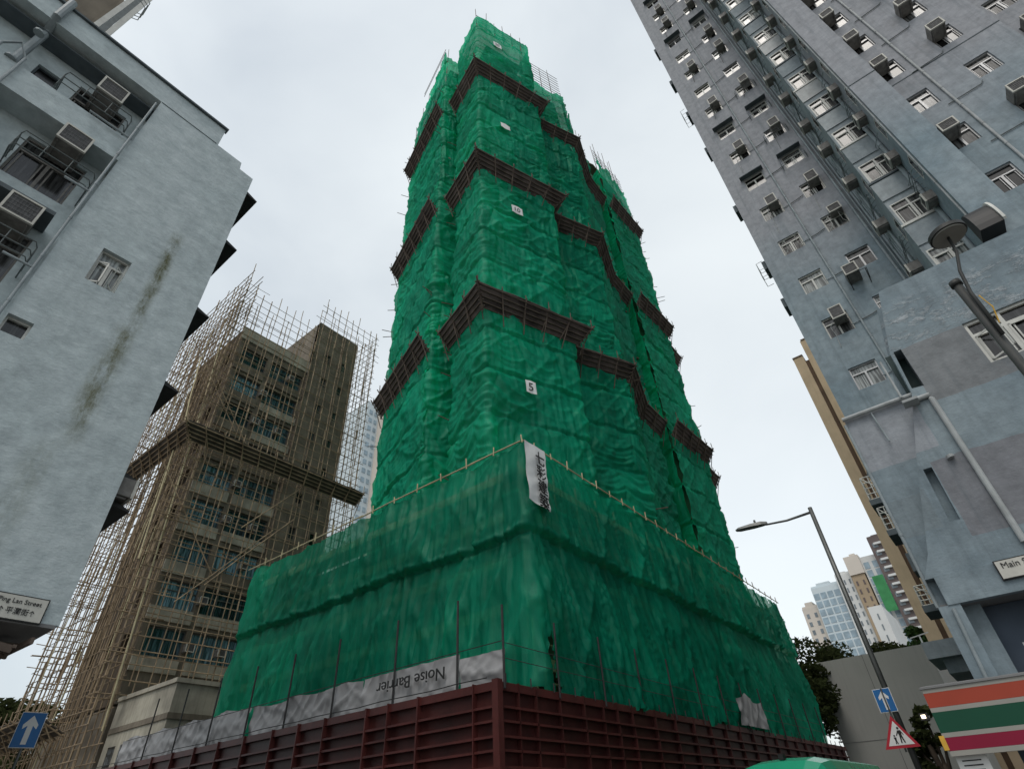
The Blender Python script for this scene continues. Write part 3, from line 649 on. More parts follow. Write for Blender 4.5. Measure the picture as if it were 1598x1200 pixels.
pipe(rb, [fr(-7.64, 10.6, -.05), fr(-7.64, ZT, -.05)], .045, 'pipe_light'); pipe(rb, [(20.9, -11.1, 10.6), (20.9, -11.1, ZT)], .05)
for k in range(-2, 15):
    z = 22.2+2.75*k
    pipe(rb, [fr(-7.64, z, -.04), fr(-8.5, z+.05, -.04), fr(-8.6, z+.2, -.04)], .02, 'iron', False); pipe(rb, [fr(-7.64, z, -.04), fr(-7.4, z-.02, -.04)], .02, 'iron', False)
MB().prism(rect(-10.39, -6.2, 24.9, 24.95), fr, -.015, .0).build('string_course', 'coping', rb)
MB().prism(rect(-10.39, -6.2, 22.1+19.3, 22.15+19.3), fr, -.015, .0).build('string_course', 'coping', rb)
# arched niche on the fin, its inner shade built as a solid black block
aw = []
for i in range(9): t_ = i/8*math.pi/2; aw.append((17.58-.55*math.sin(t_), 14.75+1.15*math.cos(t_)))
MB().prism(aw+[(17.58, 14.7)], lambda a, b, d: (a, d, b), -5.55, -4.95).build('niche_block', 'black', rb)
MB().prism(aw+[(a+.05 if False else a-.05, b+.06) for a, b in aw[::-1]], lambda a, b, d: (a, d, b), -5.62, -5.55).build('niche_rim', 'frame', rb)

# lower block and podium of the right building
pd = MB(); fp = FX(13.1)
holed(pd, rect(-1.3, .45, 4.27, 8.43), [], fp, .1)
pd.quad((13.1,.45,4.27),(22.3,.45,4.27),(22.3,.45,8.43),(13.1,.45,8.43)); pd.quad((13.1,.45,8.43),(22.3,.45,8.43),(22.3,-3,8.43),(13.1,-3,8.43))
pd.quad((22.3,.45,0),(34,.66,0),(34,.66,9),(22.3,.45,9))
pd.build('podium_wall', 'wallB', rb)
bl = MB(); fk = FX(12.9)
outl = [(.45, 4.77), (.45, 5.2), (-.02, 5.2), (-.41, 6.8), (-.72, 7.8), (-1.0, 9.5), (-1.48, 11.2), (-12, 11.2), (-12, 4.77)]
outl = [(.45, 4.77), (.2, 5.2), (-.32, 6.75), (-.95, 8.4), (-1.0, 9.5), (-1.48, 11.2), (-12, 11.2), (-12, 4.77)]
slot1 = [(-1.22, 8.47), (-1.0, 8.5), (-1.07, 9.5), (-1.22, 9.5)]; slot2 = [(-.56, 5.65), (-.40, 5.65), (-.43, 6.72), (-.57, 6.72)]
slot2 = [(-.54, 5.65), (-.37, 5.65), (-.42, 6.75), (-.57, 6.75)]
bwin = [rect(-3.6, -2.4, 8.42, 9.5), rect(-4.9, -3.85, 5.2, 6.4), rect(-8, -6.6, 8.42, 9.5)]
holed(bl, outl, [slot1, slot2]+bwin, fk, .45)
n_ = len(outl)
for i in range(n_):
    a, b = outl[i], outl[(i+1) % n_]; dd = 1.0 if i < 5 else 5.9
    bl.quad(fk(*a, 0), fk(*b, 0), fk(*b, dd if i != 5 else 5.9), fk(*a, dd if i != 5 else 5.9))
bl.quad((13.9,-1.0,8.43),(13.9,-2.4,8.43),(13.9,-2.4,11.2),(13.9,-1.48,11.2)); bl.quad((13.9,-2.4,8.43),(18.8,-2.4,8.43),(18.8,-2.4,11.2),(13.9,-2.4,11.2))
bl.quad((13.4,-12,4.8),(13.4,.2,4.8),(13.4,-1.3,11.1),(13.4,-12,11.1))
bl.build('block_wall', 'wallB', rb)
MB().quad((13.32,-1.4,8.3),(13.32,-.9,8.3),(13.32,-.9,9.7),(13.32,-1.4,9.7)).build('slot_screen', 'green_dark', rb)
MB().quad((13.32,-.7,5.5),(13.32,-.2,5.5),(13.32,-.2,6.9),(13.32,-.7,6.9)).build('slot_screen', 'green_dark', rb)
for h in bwin: window(rb, fk, h[0][0], h[1][0], h[0][1], h[2][1], depth=.1, t=.06, fm='frame', style='W', pm='pane', open_=(0.01, 38) if h is bwin[0] else None)
MB().box(12.84, 13.0, .3, -12, 4.27, 4.77).build('beam', 'wallB', rb)
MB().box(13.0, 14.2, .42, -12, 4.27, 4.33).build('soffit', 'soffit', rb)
MB().box(13.5, 34, .40, -14, 0, 4.26).build('ground_floor_wall', 'dark_wall', rb)
MB().box(12.86, 13.5, .12, .46, 2.9, 4.27).box(13.2,13.5,-.15,.12,2.9,4.27).build('pillar', 'wallB', rb)
pipe(rb, [(12.86,.3,3.0),(12.82,.25,4.2)], .03)
pipe(rb, [(12.85, -.72, 8.2), (12.85, -1.2, 8.2), (12.84, -1.2, 8.1), (12.84, -1.2, 5.0)], .055, 'pipe_light'); pipe(rb, [(13.02, .47, 8.43), (13.02, -.95, 8.43)], .05, 'pipe_light', False)
pipe(rb, [(13.03, -.1, 8.4), (13.03, -.15, 7.6)], .018, 'pipe', False); MB().box(12.6,12.9,-.98,-.7,8.1,8.16).build('ledge', 'pipe_light', rb)
pipe(rb, [(13.05,.47,4.3),(13.05,.47,8.3)], .03)
pipe(rb, [(12.93,-.75,8.4),(12.93,-.75,9.4)], .025, 'pipe_light', False)
MB().box(20,22.2,.45,1.5,4.56,4.98).box(20.3,22.2,.45,1.2,4.2,4.56).build('side_canopy', 'bay', rb)
# caged ledges on the hidden side (seen edge-on)
def cage(x, y0, y1, z0, z1):
    g = MB()
    for k in range(5): zz = z0+(z1-z0)*k/4; g.tube([(x, y0, zz), (x, y1, zz)], .018, 4).tube([(x, y1, zz), (x+1.2, y1, zz)], .018, 4)
    for k in range(4): yy = y0+(y1-y0)*k/3; g.tube([(x, yy, z0), (x, yy, z1)], .018, 4)
    for k in range(5): g.tube([(x+.3*k, y1, z0), (x+.3*k, y1, z1)], .016, 4)
    g.tube([(x,y0,z0),(x,y1,z1)], .02, 4)
    o = g.build('window_cage', 'frame', rb); MB().box(x-.02, x+1.25, y0, y1+.04, z0-.2, z0).build('cage_shelf', 'coping', rb)
cage(22.25, .45, 1.17, 10.0, 10.85); cage(22.25, .5, 1.1, 8.85, 9.65); cage(22.25, .45, 1.15, 6.35, 6.95)
MB().prism([(.46,9.9),(.9,10.9),(.7,11.6),(.46,11.6)], lambda a,b,d: (d,a,b), 22.25, 22.4).build('window_hood', 'coping', rb)
MB().box(22.3,23.2,.45,.95,7.4,8.0).build('window_hood', 'coping', rb)

# shop fascia
sf = empty('shop_fascia', (12.3, -1, 2.5), 'striped shop fascia in orange, green and crimson under the Main Street corner', 'shop sign')
ys, ye = 1.2, -4.0; zb, zt = 2.09, 3.0; H = zt-zb
bands = [(0,.065,'fascia_w'),(.065,.29,'orange'),(.29,.36,'fascia_w'),(.36,.665,'green_f'),(.665,.735,'fascia_w'),(.735,.925,'crimson'),(.925,1.0,'fascia_w')]
for a, b, m_ in bands:
    MB().box(12.2,12.3,ys,ye,zt-b*H,zt-a*H-.002).build('stripe', m_, sf)
MB().prism([(12.18,3.0),(12.18,3.03),(13.2,3.16),(13.2,3.06)], lambda a,b,d: (a,d,b), ye, ys+.02).build('canopy_top', 'soffit', sf)
MB().box(12.3,13.2,ys,ye,2.15,2.2).box(12.3,13.2,ys-.03,ys,2.2,3.0).build('box_back', 'soffit', sf)
MB().box(12.19,12.32,ys-.02,ys+.05,2.17,2.36).build('end_tag', 'yellow', sf)
MB().box(12.7,12.72,-.4,-1.6,3.32,3.5).build('light_strip', 'pipe_light', sf)
nb = empty('notice_board', (12.35, .85, 1.9), 'two small white notice boards hanging below the striped fascia', 'notice')
MB().box(12.34,12.36,1.17,.76,1.86,2.09).build('board', 'white', nb); MB().box(12.36,12.38,1.14,.62,1.62,1.84).build('board', 'white', nb)
g = MB()
for i in range(3): g.box(12.33,12.34,1.1,.85,2.02-.06*i,2.035-.06*i)
for i in range(3): g.box(12.35,12.36,1.05,.72,1.79-.06*i,1.81-.06*i)
g.build('print', 'black', nb)
ms = empty('street_nameplate', (12.8, -1.4, 4.6), 'black-bordered street nameplate reading Main Street on the blue-grey beam', 'street sign')
MB().box(12.79,12.835,-.62,-2.0,4.46,4.79).build('border', 'black', ms); MB().box(12.775,12.79,-.64,-1.98,4.48,4.77).build('plate', 'signface', ms)
text_obj('lettering', 'Main Street', .14, (12.77, -.70, 4.64), (0,-1,0), (0,0,1), 'black', ms); [text_obj('character', c_, .13, (12.77, -1.0-.2*i, 4.51), (0,-1,0), (0,0,1), 'black', ms) for i, c_ in enumerate('大街')]

# ================================================================== TOWER (plan in rotated a,b axes)
ca, sa = math.cos(R(20)), math.sin(R(20))
def TW(a, b): return (15.97+a*ca+b*sa, 13.64-a*sa+b*ca)
tw = empty('residential_tower', (26, 20, 0), 'grey concrete tower hidden behind the green net, seen faintly through it', 'building')
tc_ = MB()
def tprism(mb, pts, z0, z1):
    mb.prism(pts, lambda a, b, d: (*TW(a, b), d), z0, z1)
for (pl, z1) in (([(.3,5.3),(2.0,5.3),(2.0,1.6),(4.9,1.6),(4.9,12),(.3,12)], 61), ([(5.2,2.8),(10.2,2.6),(13.6,5.2),(13.6,14),(5.2,12)], 63.0), ([(13.6,6.6),(19,6.6),(19,6.2),(23,7.8),(27,11),(27,16),(13.6,16)], 60)):
    tprism(tc_, pl, 0, z1)
tc_.build('wall', 'conc', tw)
tsl = MB()
for k in range(23):
    z = 1+2.8*k
    tprism(tsl, [(-.7,4.6),(1.4,4.6),(1.4,.7),(5.5,.7),(5.5,2.3),(10.6,2.1),(13.9,4.9),(16.6,5.9),(18.7,5.7),(23.5,7.3),(27.4,10.4),(27.4,12),(-.7,11.8)], z, z+.14)
tsl.build('floor_slab', 'conc', tw)

ts = empty('netted_scaffold', (22, 16, 0), 'towering bamboo scaffold wrapped in green mesh net with dark catch platforms', 'scaffold')
def disp_tower(wv, wh):
    def d(s, z):
        lo = fbm(s*.25+3, z*.2, 11, 2); lo2 = fbm(s*.2, z*.22+9, 23, 2); mk = np.clip(fbm(s*.22+7, z*.2, 19, 2)*4-1.0, 0, 1)
        st = z/2.8; k = np.floor(st); fz = st-k; P_ = 2.3; ph = vnoise(k*3.7, k*0+.5, 29)*5
        cell = (s+ph)/P_+lo*1.2; u = cell-np.floor(cell); par = (2*u-1)**2
        q = z+.75*(1-par)*(fz*.6+.4)+lo2*1.2                     # swag folds hang between the ties
        sw1 = crease(q*1.05, s*.16+k*3, 41, 1.6); sw2 = crease(q*2.3, s*.3, 43, 2.0); sw3 = crease(q*4.6+lo*3, s*.55, 45, 2)
        s2 = s+lo*1.5; vf1 = crease(s2*.85, z*.13, 51, 1.7); vf2 = crease(s2*2.1, z*.3, 53, 2.2); vf3 = crease(s2*4.2, z*.6, 55, 2)
        d1 = crease((s*.8+z*.6)*.9, (z*.8-s*.6)*.2, 57, 2.5); d2 = crease((s*.75-z*.65)*1.1, (z*.75+s*.65)*.22, 59, 2.5)
        lap = np.exp(-((fz-.04)/.035)**2)*.10*vnoise(s*.6, k*5.1, 61)-np.exp(-((fz-.97)/.04)**2)*.09
        belly = np.sin(np.pi*fz)*.16*(vnoise(s*.45, k*2.3, 63))
        pinch = -np.exp(-(par-1)**2/.02)*.05
        return wv*.72*(1.25-mk*.9)*(.15*vf1+.11*vf2+.045*vf3)+wh*.75*(.3+mk)*(.16*sw1+.12*sw2+.05*sw3)+.10*d1+.10*d2+lap+belly+pinch+.15*(lo-.25)+.02*fbm(s*3.5, z*3.5, 65, 2)-.17
    return d
panels = [
 ([(-1.1,12.2),(-1.1,8),(-1.12,4.6)], 10.2, 66, (1.0,.75), lambda s: 61.8+5.0*np.clip((s)/7.8, 0, 1)+.4*np.sin(s*2.1)),
 ([(-1.12,5.0),(-1.12,4.6),(1.2,4.55),(1.2,3.7),(-.1,3.65),(0,0),(6.1,0),(6.1,1.9)], 10.2, 66.4, (.85,.95), lambda s: 65.2+.7*np.clip((s-10)/3, 0, 1)+.9*np.clip((s-17)/6, 0, 1)),
 ([(6.1,1.7),(11.2,1.4)], 10.2, 64, (.8,1.1), lambda s: 62.8+.35*np.sin(s*2)),
 ([(11.2,1.4),(14.6,4.1),(17.2,5.1)], 10.2, 60, (1.0,.8), lambda s: 58+2.5*np.clip((s-25)/6, 0, 1)+.5*np.sin(s*3)),
 ([(17.2,5.1),(16.8,7.0),(18.3,7.2),(18.2,4.8)], 10.2, 60, (.7,.5), None),
 ([(18.2,4.8),(24,6.6)], 10.2, 62, (1.0,.9), lambda s: 62+.4*np.sin(s*3)),
 ([(24,6.6),(24.3,8.1),(28,9.6),(28.3,14)], 10.2, 58, (1.0,.8), None),
 ([(28.3,14),(27,18),(4,18),(-1.1,12.2)], 10.2, 62, (.8,.6), None)]
so_ = 0.0
for i, (pl, z0, z1, (wv, wh), zt_) in enumerate(panels):
    W_ = [TW(a, b) for a, b in pl]; ds = .075 if i < 7 else .6
    sheet('net_panel', W_, z0, z1, ds, ds, disp_tower(wv, wh), 'net', ts, so_, zt_)
    so_ += sum(math.dist(W_[k], W_[k+1]) for k in range(len(W_)-1))

def offset_poly(pts, d):
    P = [Vector(p) for p in pts]; out_ = []
    for i, p in enumerate(P):
        ns = []
        for a, b in ((i-1, i), (i, i+1)):
            if 0 <= a and b < len(P): t_ = (P[b]-P[a]).normalized(); ns.append(Vector((t_.y, -t_.x)))
        n = sum(ns, Vector((0, 0))); n.normalize(); k = d/max(.45, n.dot(ns[0])); out_.append(p+n*k)
    return out_
def catch_fan(parent, pts_ab, z, out_=.72, rise=1.02, deck='fan_deck', polem='bamboo_dark', step=1.15):
    inner = [Vector(TW(a, b)) for a, b in pts_ab] if parent is ts else [Vector(p) for p in pts_ab]
    inner = offset_poly(inner, .12); zj = {}
    def J(i, k): return zj.setdefault((i, k), rnd.uniform(-.07, .07))
    outer = offset_poly(inner, out_)
    g = MB()
    for i in range(len(inner)-1):
        a, b, c, d = inner[i], inner[i+1], outer[i+1], outer[i]
        L_ = (b-a).length; n = max(1, int(L_/.9))
        for k in range(n):                                  # deck of slightly uneven sheets
            t0, t1 = k/n-.003, (k+1)/n; j = rnd.uniform(-.03, .03)
            p = [a.lerp(b, t0), a.lerp(b, t1), d.lerp(c, t1), d.lerp(c, t0)]
            for q, zz in ((0, 0), (1, 0), (2, rise), (3, rise)): pass
            j *= .5; ja, jb = J(i, k)*(k > 0), J(i, k+1)*(k+1 < n); top = [(p[0].x, p[0].y, z+j+.06), (p[1].x, p[1].y, z+j+.06), (p[2].x, p[2].y, z+rise+j+.06+jb), (p[3].x, p[3].y, z+rise+j+.06+ja)]
            bot = [(x, y, zz-.05) for x, y, zz in top]
            g.quad(*top); g.quad(*bot[::-1])
            for e in range(4): g.quad(bot[e], bot[(e+1) % 4], top[(e+1) % 4], top[e])
    o = g.build('catch_fan', deck, parent)
    g = MB()
    for i in range(len(inner)-1):
        a, b, c, d = inner[i], inner[i+1], outer[i+1], outer[i]
        for k in range(5):
            t = .04+k*.235; p, q = a.lerp(d, t), b.lerp(c, t); e = (q-p).normalized()*.18
            g.tube([(p.x-e.x, p.y-e.y, z-.06+rise*t), (q.x+e.x, q.y+e.y, z-.06+rise*t)], .04, 5)
        L_ = (b-a).length; n = max(2, int(L_/step))
        for k in range(n+1):
            t = k/n; p, q = a.lerp(b, t), d.lerp(c, t); e = (q-p)*rnd.uniform(.1, .28)
            g.tube([(p.x-e.x*.3, p.y-e.y*.3, z-.12-rise*.05), (q.x+e.x, q.y+e.y, z-.1+rise*(1+.22))], .04, 5)
            h = rnd.uniform(.35, .75); g.tube([(q.x, q.y, z+rise-.1), (q.x+rnd.uniform(-.05,.05), q.y, z+rise+h)], .028, 5)
            m_ = p.lerp(q, .75); g.tube([(p.x, p.y, z-.9), (m_.x, m_.y, z+rise*.68)], .03, 5)
    g.build('bamboo_frame', polem, o)
    return o
for H_ in (23.5, 37.4, 52.6):
    catch_fan(ts, [(-1.18,12.0),(-1.18,4.35)], H_); catch_fan(ts, [(-.15,3.75),(0,0),(6.1,0),(6.15,1.3)], H_)
    catch_fan(ts, [(6.25,1.75),(11.2,1.4),(14.6,4.1),(17.6,5.25)], H_)
    catch_fan(ts, [(18.3,4.75),(24,6.6)], H_)
    if H_ < 50: catch_fan(ts, [(24.4,8.2),(28,9.6)], H_)
# pole tips along the top and here and there on the sides
def polyline_pts(pl, step):
    W_ = [Vector(TW(a, b)) for a, b in pl]; out_ = []
    for i in range(len(W_)-1):
        n = max(1, int((W_[i+1]-W_[i]).length/step))
        for k in range(n): out_.append(W_[i].lerp(W_[i+1], k/n))
    return out_
for pl, z, st, hh in (([(-1.1,12.1),(-1.1,4.6),(-.2,4.0)], 64.5, 1.5, 2.6), ([(0,0.0),(6.1,-.1)], 66.0, .95, 2.9), ([(6.2,1.6),(11.2,1.5)], 63, 1.15, 5.2), ([(11.4,1.7),(14.6,4.2),(17.2,5.2)], 58.5, .8, 5.5), ([(18.3,5.0),(24,6.7)], 61.5, .8, 4.5), ([(24.2,8),(28,9.7)], 57.5, 1.4, 2.2)):
    for p in polyline_pts(pl, st):
        h = hh*rnd.uniform(.5, 1.05); zb_ = z-2.5 if hh < 3 else z-1
        if pl[0][0] == -1.1: zb_ = 59.5+4.5*rnd.random()*0; h = 62+4.6*max(0, 1-(p-Vector(TW(-1.35,4.6))).length/8)+rnd.uniform(.8,2.4)-zb_-2.5
        MB().tube([(p.x, p.y, zb_), (p.x+rnd.uniform(-.12,.12), p.y+rnd.uniform(-.12,.12), zb_+2.5+h)], .045, 5, .028).build('pole', 'bamboo_dark', ts)
for i in range(46):                                           # putlog ends poking out at the edges
    (a_, b_), dx = rnd.choice([((-1.2,12.1),(-1,.3)), ((-1.2,4.6),(-1,-.2)), ((-.1,3.7),(-1,.1)), ((6.15,1.6),(.5,-1)), ((11.3,1.4),(.6,-.8)), ((24.1,6.6),(.7,-.7)), ((28.1,9.6),(.9,-.5))])
    z_ = rnd.uniform(14, 58); p = TW(a_, b_); q = TW(a_+dx[0]*rnd.uniform(.4,.9), b_+dx[1]*rnd.uniform(.4,.9))
    MB().tube([(*p, z_), (*q, z_+rnd.uniform(-.15,.3))], .028, 5).build('pole', 'bamboo_dark', ts)
g = MB()
for a0, b0, a1, b1, z0, n in ((6.2,1.6,11.2,1.5,63.2,9), (11.3,1.7,14.6,4.2,59.2,6), (14.6,4.2,17.2,5.2,59.8,6), (18.3,5.0,24,6.7,62.0,5), (0,.1,6.1,0.05,66.3,2), (-1.4,10,-1.3,4.6,66.5,2)):
    for k in range(n):
        z = z0+k*.62; p, q = TW(a0, b0), TW(a1, b1); g.tube([(*p, z+rnd.uniform(-.08,.08)), (*q, z+rnd.uniform(-.08,.08))], .026, 4)
g.build('ledger_frame', 'bamboo_dark', ts)
# leaves growing on the right roof edge
# numbered sheets pinned on the net
def number_sign(txt, a, z, label, wd=.95, ht=.85, tilt=0.0, size=.62):
    p = TW(a, -.34); rt_ = Vector((ca, -sa, 0)); nrm = Vector((-sa, -ca, 0)); up_ = (Vector((0,0,1))+rt_*tilt).normalized()
    o = empty('number_sheet', (p[0], p[1], z), label, 'sign', 'numbered sheets')
    c = Vector((p[0], p[1], z)); g = MB(); n = 8
    for i in range(n):
        for j in range(n):
            def P(i, j):
                u, v = i/n-.5, j/n-.5; return c+rt_*wd*u+up_*ht*v+nrm*(.02*math.sin(u*7+v*3))
            g.quad(P(i, j), P(i+1, j), P(i+1, j+1), P(i, j+1))
    g.build('sheet', 'banner', o)
    if txt: q = c-rt_*(size*.29*len(txt))-up_*size*.36+nrm*.03; text_obj('numeral', txt, size, q, rt_, up_, 'black', o)
    return o
def tower_z(a, tanv):
    p = TW(a, -.42); return 1.6+math.hypot(*p)*tanv
number_sign('5', 2.45, 18.8, 'white sheet with black 5 on the lowest third of the green net', wd=.62, ht=.78, size=.7)
number_sign('10', 2.6, 34.1, 'white sheet with black 10 just under the second catch platform', wd=.86, ht=.8, size=.55)
number_sign('', 2.2, 45.2, 'blank folded white sheet below the topmost catch platform', wd=.85, ht=.7)
number_sign('20', 2.05, 61.1, 'small white sheet near the very top of the green net', wd=.9, ht=.9, size=.55)

# ================================================================== PODIUM NET
pc = MB(); pc.box(14.4,40.5,10.9,27.0,0,11.0)
pdm = empty('podium_building', (25, 18, 0), 'concrete podium showing faintly behind the lower green net', 'building')
pc.build('wall', 'conc', pdm)
g = MB()
for z in (5.0, 6.6, 8.1, 9.6, 11.1):
    g.box(13.6,14.39,10.2,26.0,z,z+.32); g.box(13.6,39.6,10.15,10.89,z,z+.32)
g.build('work_platform', 'bamboo_light', pdm)
ps = empty('netted_scaffold', (25, 12, 0), 'low two-tier bamboo scaffold behind the red hoarding, wrapped in green net', 'scaffold')
SC = 16.6                                                    # path length at the podium corner
def disp_pod(s, z):
    wx = fbm(s*.3, z*.2, 101)*3; wy = fbm(s*.25+4, z*.3, 103)*2
    lean = np.where(s > SC, .18, -.05)
    tie = 8.7+.05*np.sin(s*.8)+.12*(fbm(s*.4, s*0, 105)-.5); above = z > tie
    h = np.where(above, (11.9-z)/3.2, (tie-z)/4.4); h = np.clip(h, 0, 1)
    am = .35+.65*np.minimum(1, h*3)
    ss = s+lean*(z-8)*1.3
    dist = np.where(above, 11.9-z, tie-z); lo = fbm(s*.22, z*.15, 150, 2)
    conv = np.exp(-np.clip(dist, 0, 9)/1.1); conv2 = np.exp(-np.clip(z-tie, 0, 9)/.7)*np.where(above, 1, 0)
    pp = 1.75; ss = s+lo*1.2+(.24*conv+.24*conv2)*np.sin(2*np.pi*(s/pp+.3*np.sin(s*.4)))+lean*(z-8)*1.2
    zf = np.clip(dist, 0, 9)
    v1 = crease(ss*.55, zf*.07+np.where(above, 9, 0), 111, 1.5); v2 = crease(ss*1.25, zf*.12, 113, 1.7); v3 = crease(ss*2.7, zf*.2, 117, 2); v4 = crease(ss*5.2, zf*.35, 118, 2)
    d1 = crease((s*.85+z*.5)*.7, (z*.85-s*.5)*.15, 157, 2.2); d2 = crease((s*.85-z*.5)*.8, (z*.85+s*.5)*.15, 159, 2.2)
    sg = crease(zf*1.1+.8*np.abs(np.sin(s*1.1))+lo*2, s*.25, 161, 2)*np.clip(fbm(s*.3, z*.2, 163, 2)*4-1.6, 0, 1)
    cinch = -np.exp(-((z-tie)/.06)**2)*.08+np.exp(-((z-tie-.12)/.08)**2)*(.0+.07*vnoise(s*3.6, z*0, 131))
    flare = np.where(above, .08*h, .02+.14*h**1.3*(.3+1.0*fbm(s*.22, s*0, 133)))
    return (.45+.55*am)*(.07*v1+.14*v2+.16*v3+.10*v4)+.10*d1*am+.10*d2*am+.07*sg+cinch+flare+.06*(lo-.3)+.015*fbm(s*4, z*3, 137, 2)-.2
def hole_pod(s, z):
    b = np.zeros(s.shape, bool)
    for s0, w0, z1 in ((9.45, .17, 6.6), (8.2, .12, 5.2), (SC+.45, .22, 5.9), (4.2, .1, 5.0)):
        b |= (np.abs(s-s0-.1*np.sin(z*2)) < w0*(z1-z)/(z1-4.2)) & (z < z1)
    b |= (s > SC+21.5) & (s < SC+26.3) & (z > 10.6) & (vnoise(s*3.2, z*.9, 151) > .76)
    b |= z < 4.0+.3*fbm(s*.9, s*0, 153)+.25*(s < 16.6)
    return b
zt_p = lambda s: 11.85+.07*np.sin(s*3.4)+.12*(fbm(s*.7, s*0, 141)-.5)
PW = [(13.1, 9.6+SC-.0), (13.1, 9.6), (39.6, 9.6), (40.0, 26)]
PW1 = [(17, 26.2), (13.1, 26.2), (13.1, 9.6)]
sheet('net_panel', [(13.1, 26.2), (13.1, 9.6), (39.7, 9.6)], 4.0, 11.9, .065, .07, disp_pod, 'net2', ps, 0, zt_p, hole_pod)
sheet('net_panel', [(39.7, 9.6), (40.1, 26)], 4.0, 11.9, .3, .3, disp_pod, 'net2', ps, SC+26.6, zt_p)
sheet('net_panel', [(22, 26.4), (13.1, 26.2)], 4.0, 11.9, .3, .3, disp_pod, 'net2', ps, -9, zt_p)
g = MB()
for seg in range(8): 
    y = 9.6+seg*2.1; g.tube([(13.0, y, 11.93+rnd.uniform(-.03,.03)), (13.0, y+2.3, 11.93+rnd.uniform(-.03,.03))], .028, 6)
for seg in range(12):
    x = 13.0+seg*2.2; g.tube([(x, 9.5, 11.93+rnd.uniform(-.03,.03)), (x+2.4, 9.5, 11.93+rnd.uniform(-.03,.03))], .028, 6)
g.build('top_rail', 'bamboo_light', ps)
for i in range(13):
    y = 9.5+i*1.3; MB().tube([(12.98, y, 11.8), (12.98+rnd.uniform(-.03,.03), y+rnd.uniform(-.06,.06), 12.08+rnd.uniform(0,.15))], .024, 6).build('pole', 'bamboo_light', ps)
for i in range(26):
    x = 13.6+i*1.02; MB().tube([(x, 9.46, 11.8), (x+rnd.uniform(-.05,.05), 9.46, 12.08+rnd.uniform(-.05,.12))], .022, 6).build('pole', 'bamboo_light' if i < 12 else 'bamboo', ps)
for i in range(12):
    y = 10.3+i*1.4; MB().tube([(13.75, y, 0), (13.75, y, 11.7)], .045, 6).build('pole', 'bamboo', ps)
for i in range(18):
    x = 14+i*1.45; MB().tube([(x, 10.0, 0), (x, 10.0, 11.7)], .045, 6).build('pole', 'bamboo', ps)
MB().tube([(13.35,9.85,0),(13.35,9.85,6.2)], .05, 6).build('pole', 'bamboo_light', ps)
g = MB()
for z in (4.6,5.6,6.7,7.7,8.8,9.8,10.9): g.tube([(13.68, 9.8, z), (13.68, 26, z)], .035, 5); g.tube([(13.6, 9.93, z), (39.6, 9.93, z)], .035, 5)
g.build('ledger', 'bamboo', ps)
# banner
bn = empty('vertical_banner', (13.4, 9.3, 10.5), 'white vertical banner with black Chinese characters hung at the podium net corner', 'banner')
n_, m_ = 12, 34; g = MB()
def BP(u, v):
    x = 12.70+1.12*u+.02*math.sin(v*9)+.02*v; z = 11.66+.02*u-2.15*v-.12*u*v*v
    y = 9.2+.015*math.sin(v*13+u*4)+.012*math.sin(u*9+v*5)+.025*math.sin(v*31+u*7)*v*u
    return (x, y, z)
for i in range(n_):
    for j in range(m_): g.quad(BP(i/n_, j/m_), BP((i+1)/n_, j/m_), BP((i+1)/n_, (j+1)/m_), BP(i/n_, (j+1)/m_))
g.build('cloth', 'banner', bn, smooth=True)
for k, ch in enumerate('七彩建築'):
    text_obj('character', ch, .52, (13.12+.01*k, 9.1, 10.98-.52*k), (1,0,-.12), (0.0,0,1), 'black', bn, extrude=.012)

# ================================================================== STEEL HOARDING
hd = empty('steel_hoarding', (11, 9.3, 0), 'oxide-red ribbed steel hoarding round the podium corner', 'hoarding')
HX, HY = 11.0, 9.26
MB().box(HX+.10, HX+.13, HY+.1, 34, 0, 4.22).box(HX+.13, 43, HY+.10, HY+.13, 0, 4.22).build('panel', 'hoard', hd)
rows = [(4.06, .18, .10), (3.70, .05, .14), (3.42, .05, .12), (3.12, .05, .14), (2.86, .05, .12), (2.55, .05, .14), (2.1, .06, .14), (1.6, .06, .14), (1.0, .06, .14), (.4, .06, .14)]
for (z, h, d) in rows:
    MB().box(HX+.10-d, HX+.10, HY+.10-d, 34, z, z+h).build('waling', 'hoard_hi', hd)
    MB().box(HX+.10, 43, HY+.10-d, HY+.10, z, z+h).build('waling', 'hoard_hi', hd)
yp = HY+.0
for i in range(16):
    y = [9.97,11.85,13.0,13.87,15.73,17.0,18.36][i] if i < 7 else 18.36+1.6*(i-6)
    wd = .05 if i % 2 else .03
    MB().box(HX-.055, HX+.1, y, y+wd, 0, 4.26).build('stud', 'hoard_hi', hd)
for i in range(24):
    x = [11.78,12.47,13.5,14.63,15.63,16.4,17.3][i] if i < 7 else 17.3+1.45*(i-6)
    MB().box(x, x+(.05 if i % 2 else .03), HY-.02, HY+.1, 0, 4.26).build('stud', 'hoard', hd)
MB().box(HX-.09, HX+.09, HY-.09, HY+.09, 0, 4.27).build('corner_post', 'hoard_hi', hd)
MB().tube([(HX-.02, HY+.3+i*.95, 4.34+.015*math.sin(i*2.1)) for i in range(27)], .013, 5).build('hand_rail', 'black_iron', hd)
for i in range(32): x = HX+.3+i*.98; MB().tube([(x, HY-.02, 4.2), (x, HY-.02, 4.42)], .018, 5).build('hook', 'black_iron', hd)
for i, y in enumerate((9.24, 10.78, 13.18, 15.88, 18.28, 20.56, 23, 25.5, 28)):
    MB().tube([(11.25, y, 4.1), (11.25, y, 6.45 if i else 6.0)], .03, 8).build('rail_post', 'black_iron', hd)
for i, x in enumerate((13.48, 15.77, 18.04, 20.3, 22.6, 24.9, 27.2, 29.5, 31.8, 34.1, 36.4, 38.7)):
    MB().tube([(x, 9.22, 4.1), (x, 9.22, 5.95)], .028, 8).build('rail_post', 'black_iron', hd)
g = MB()
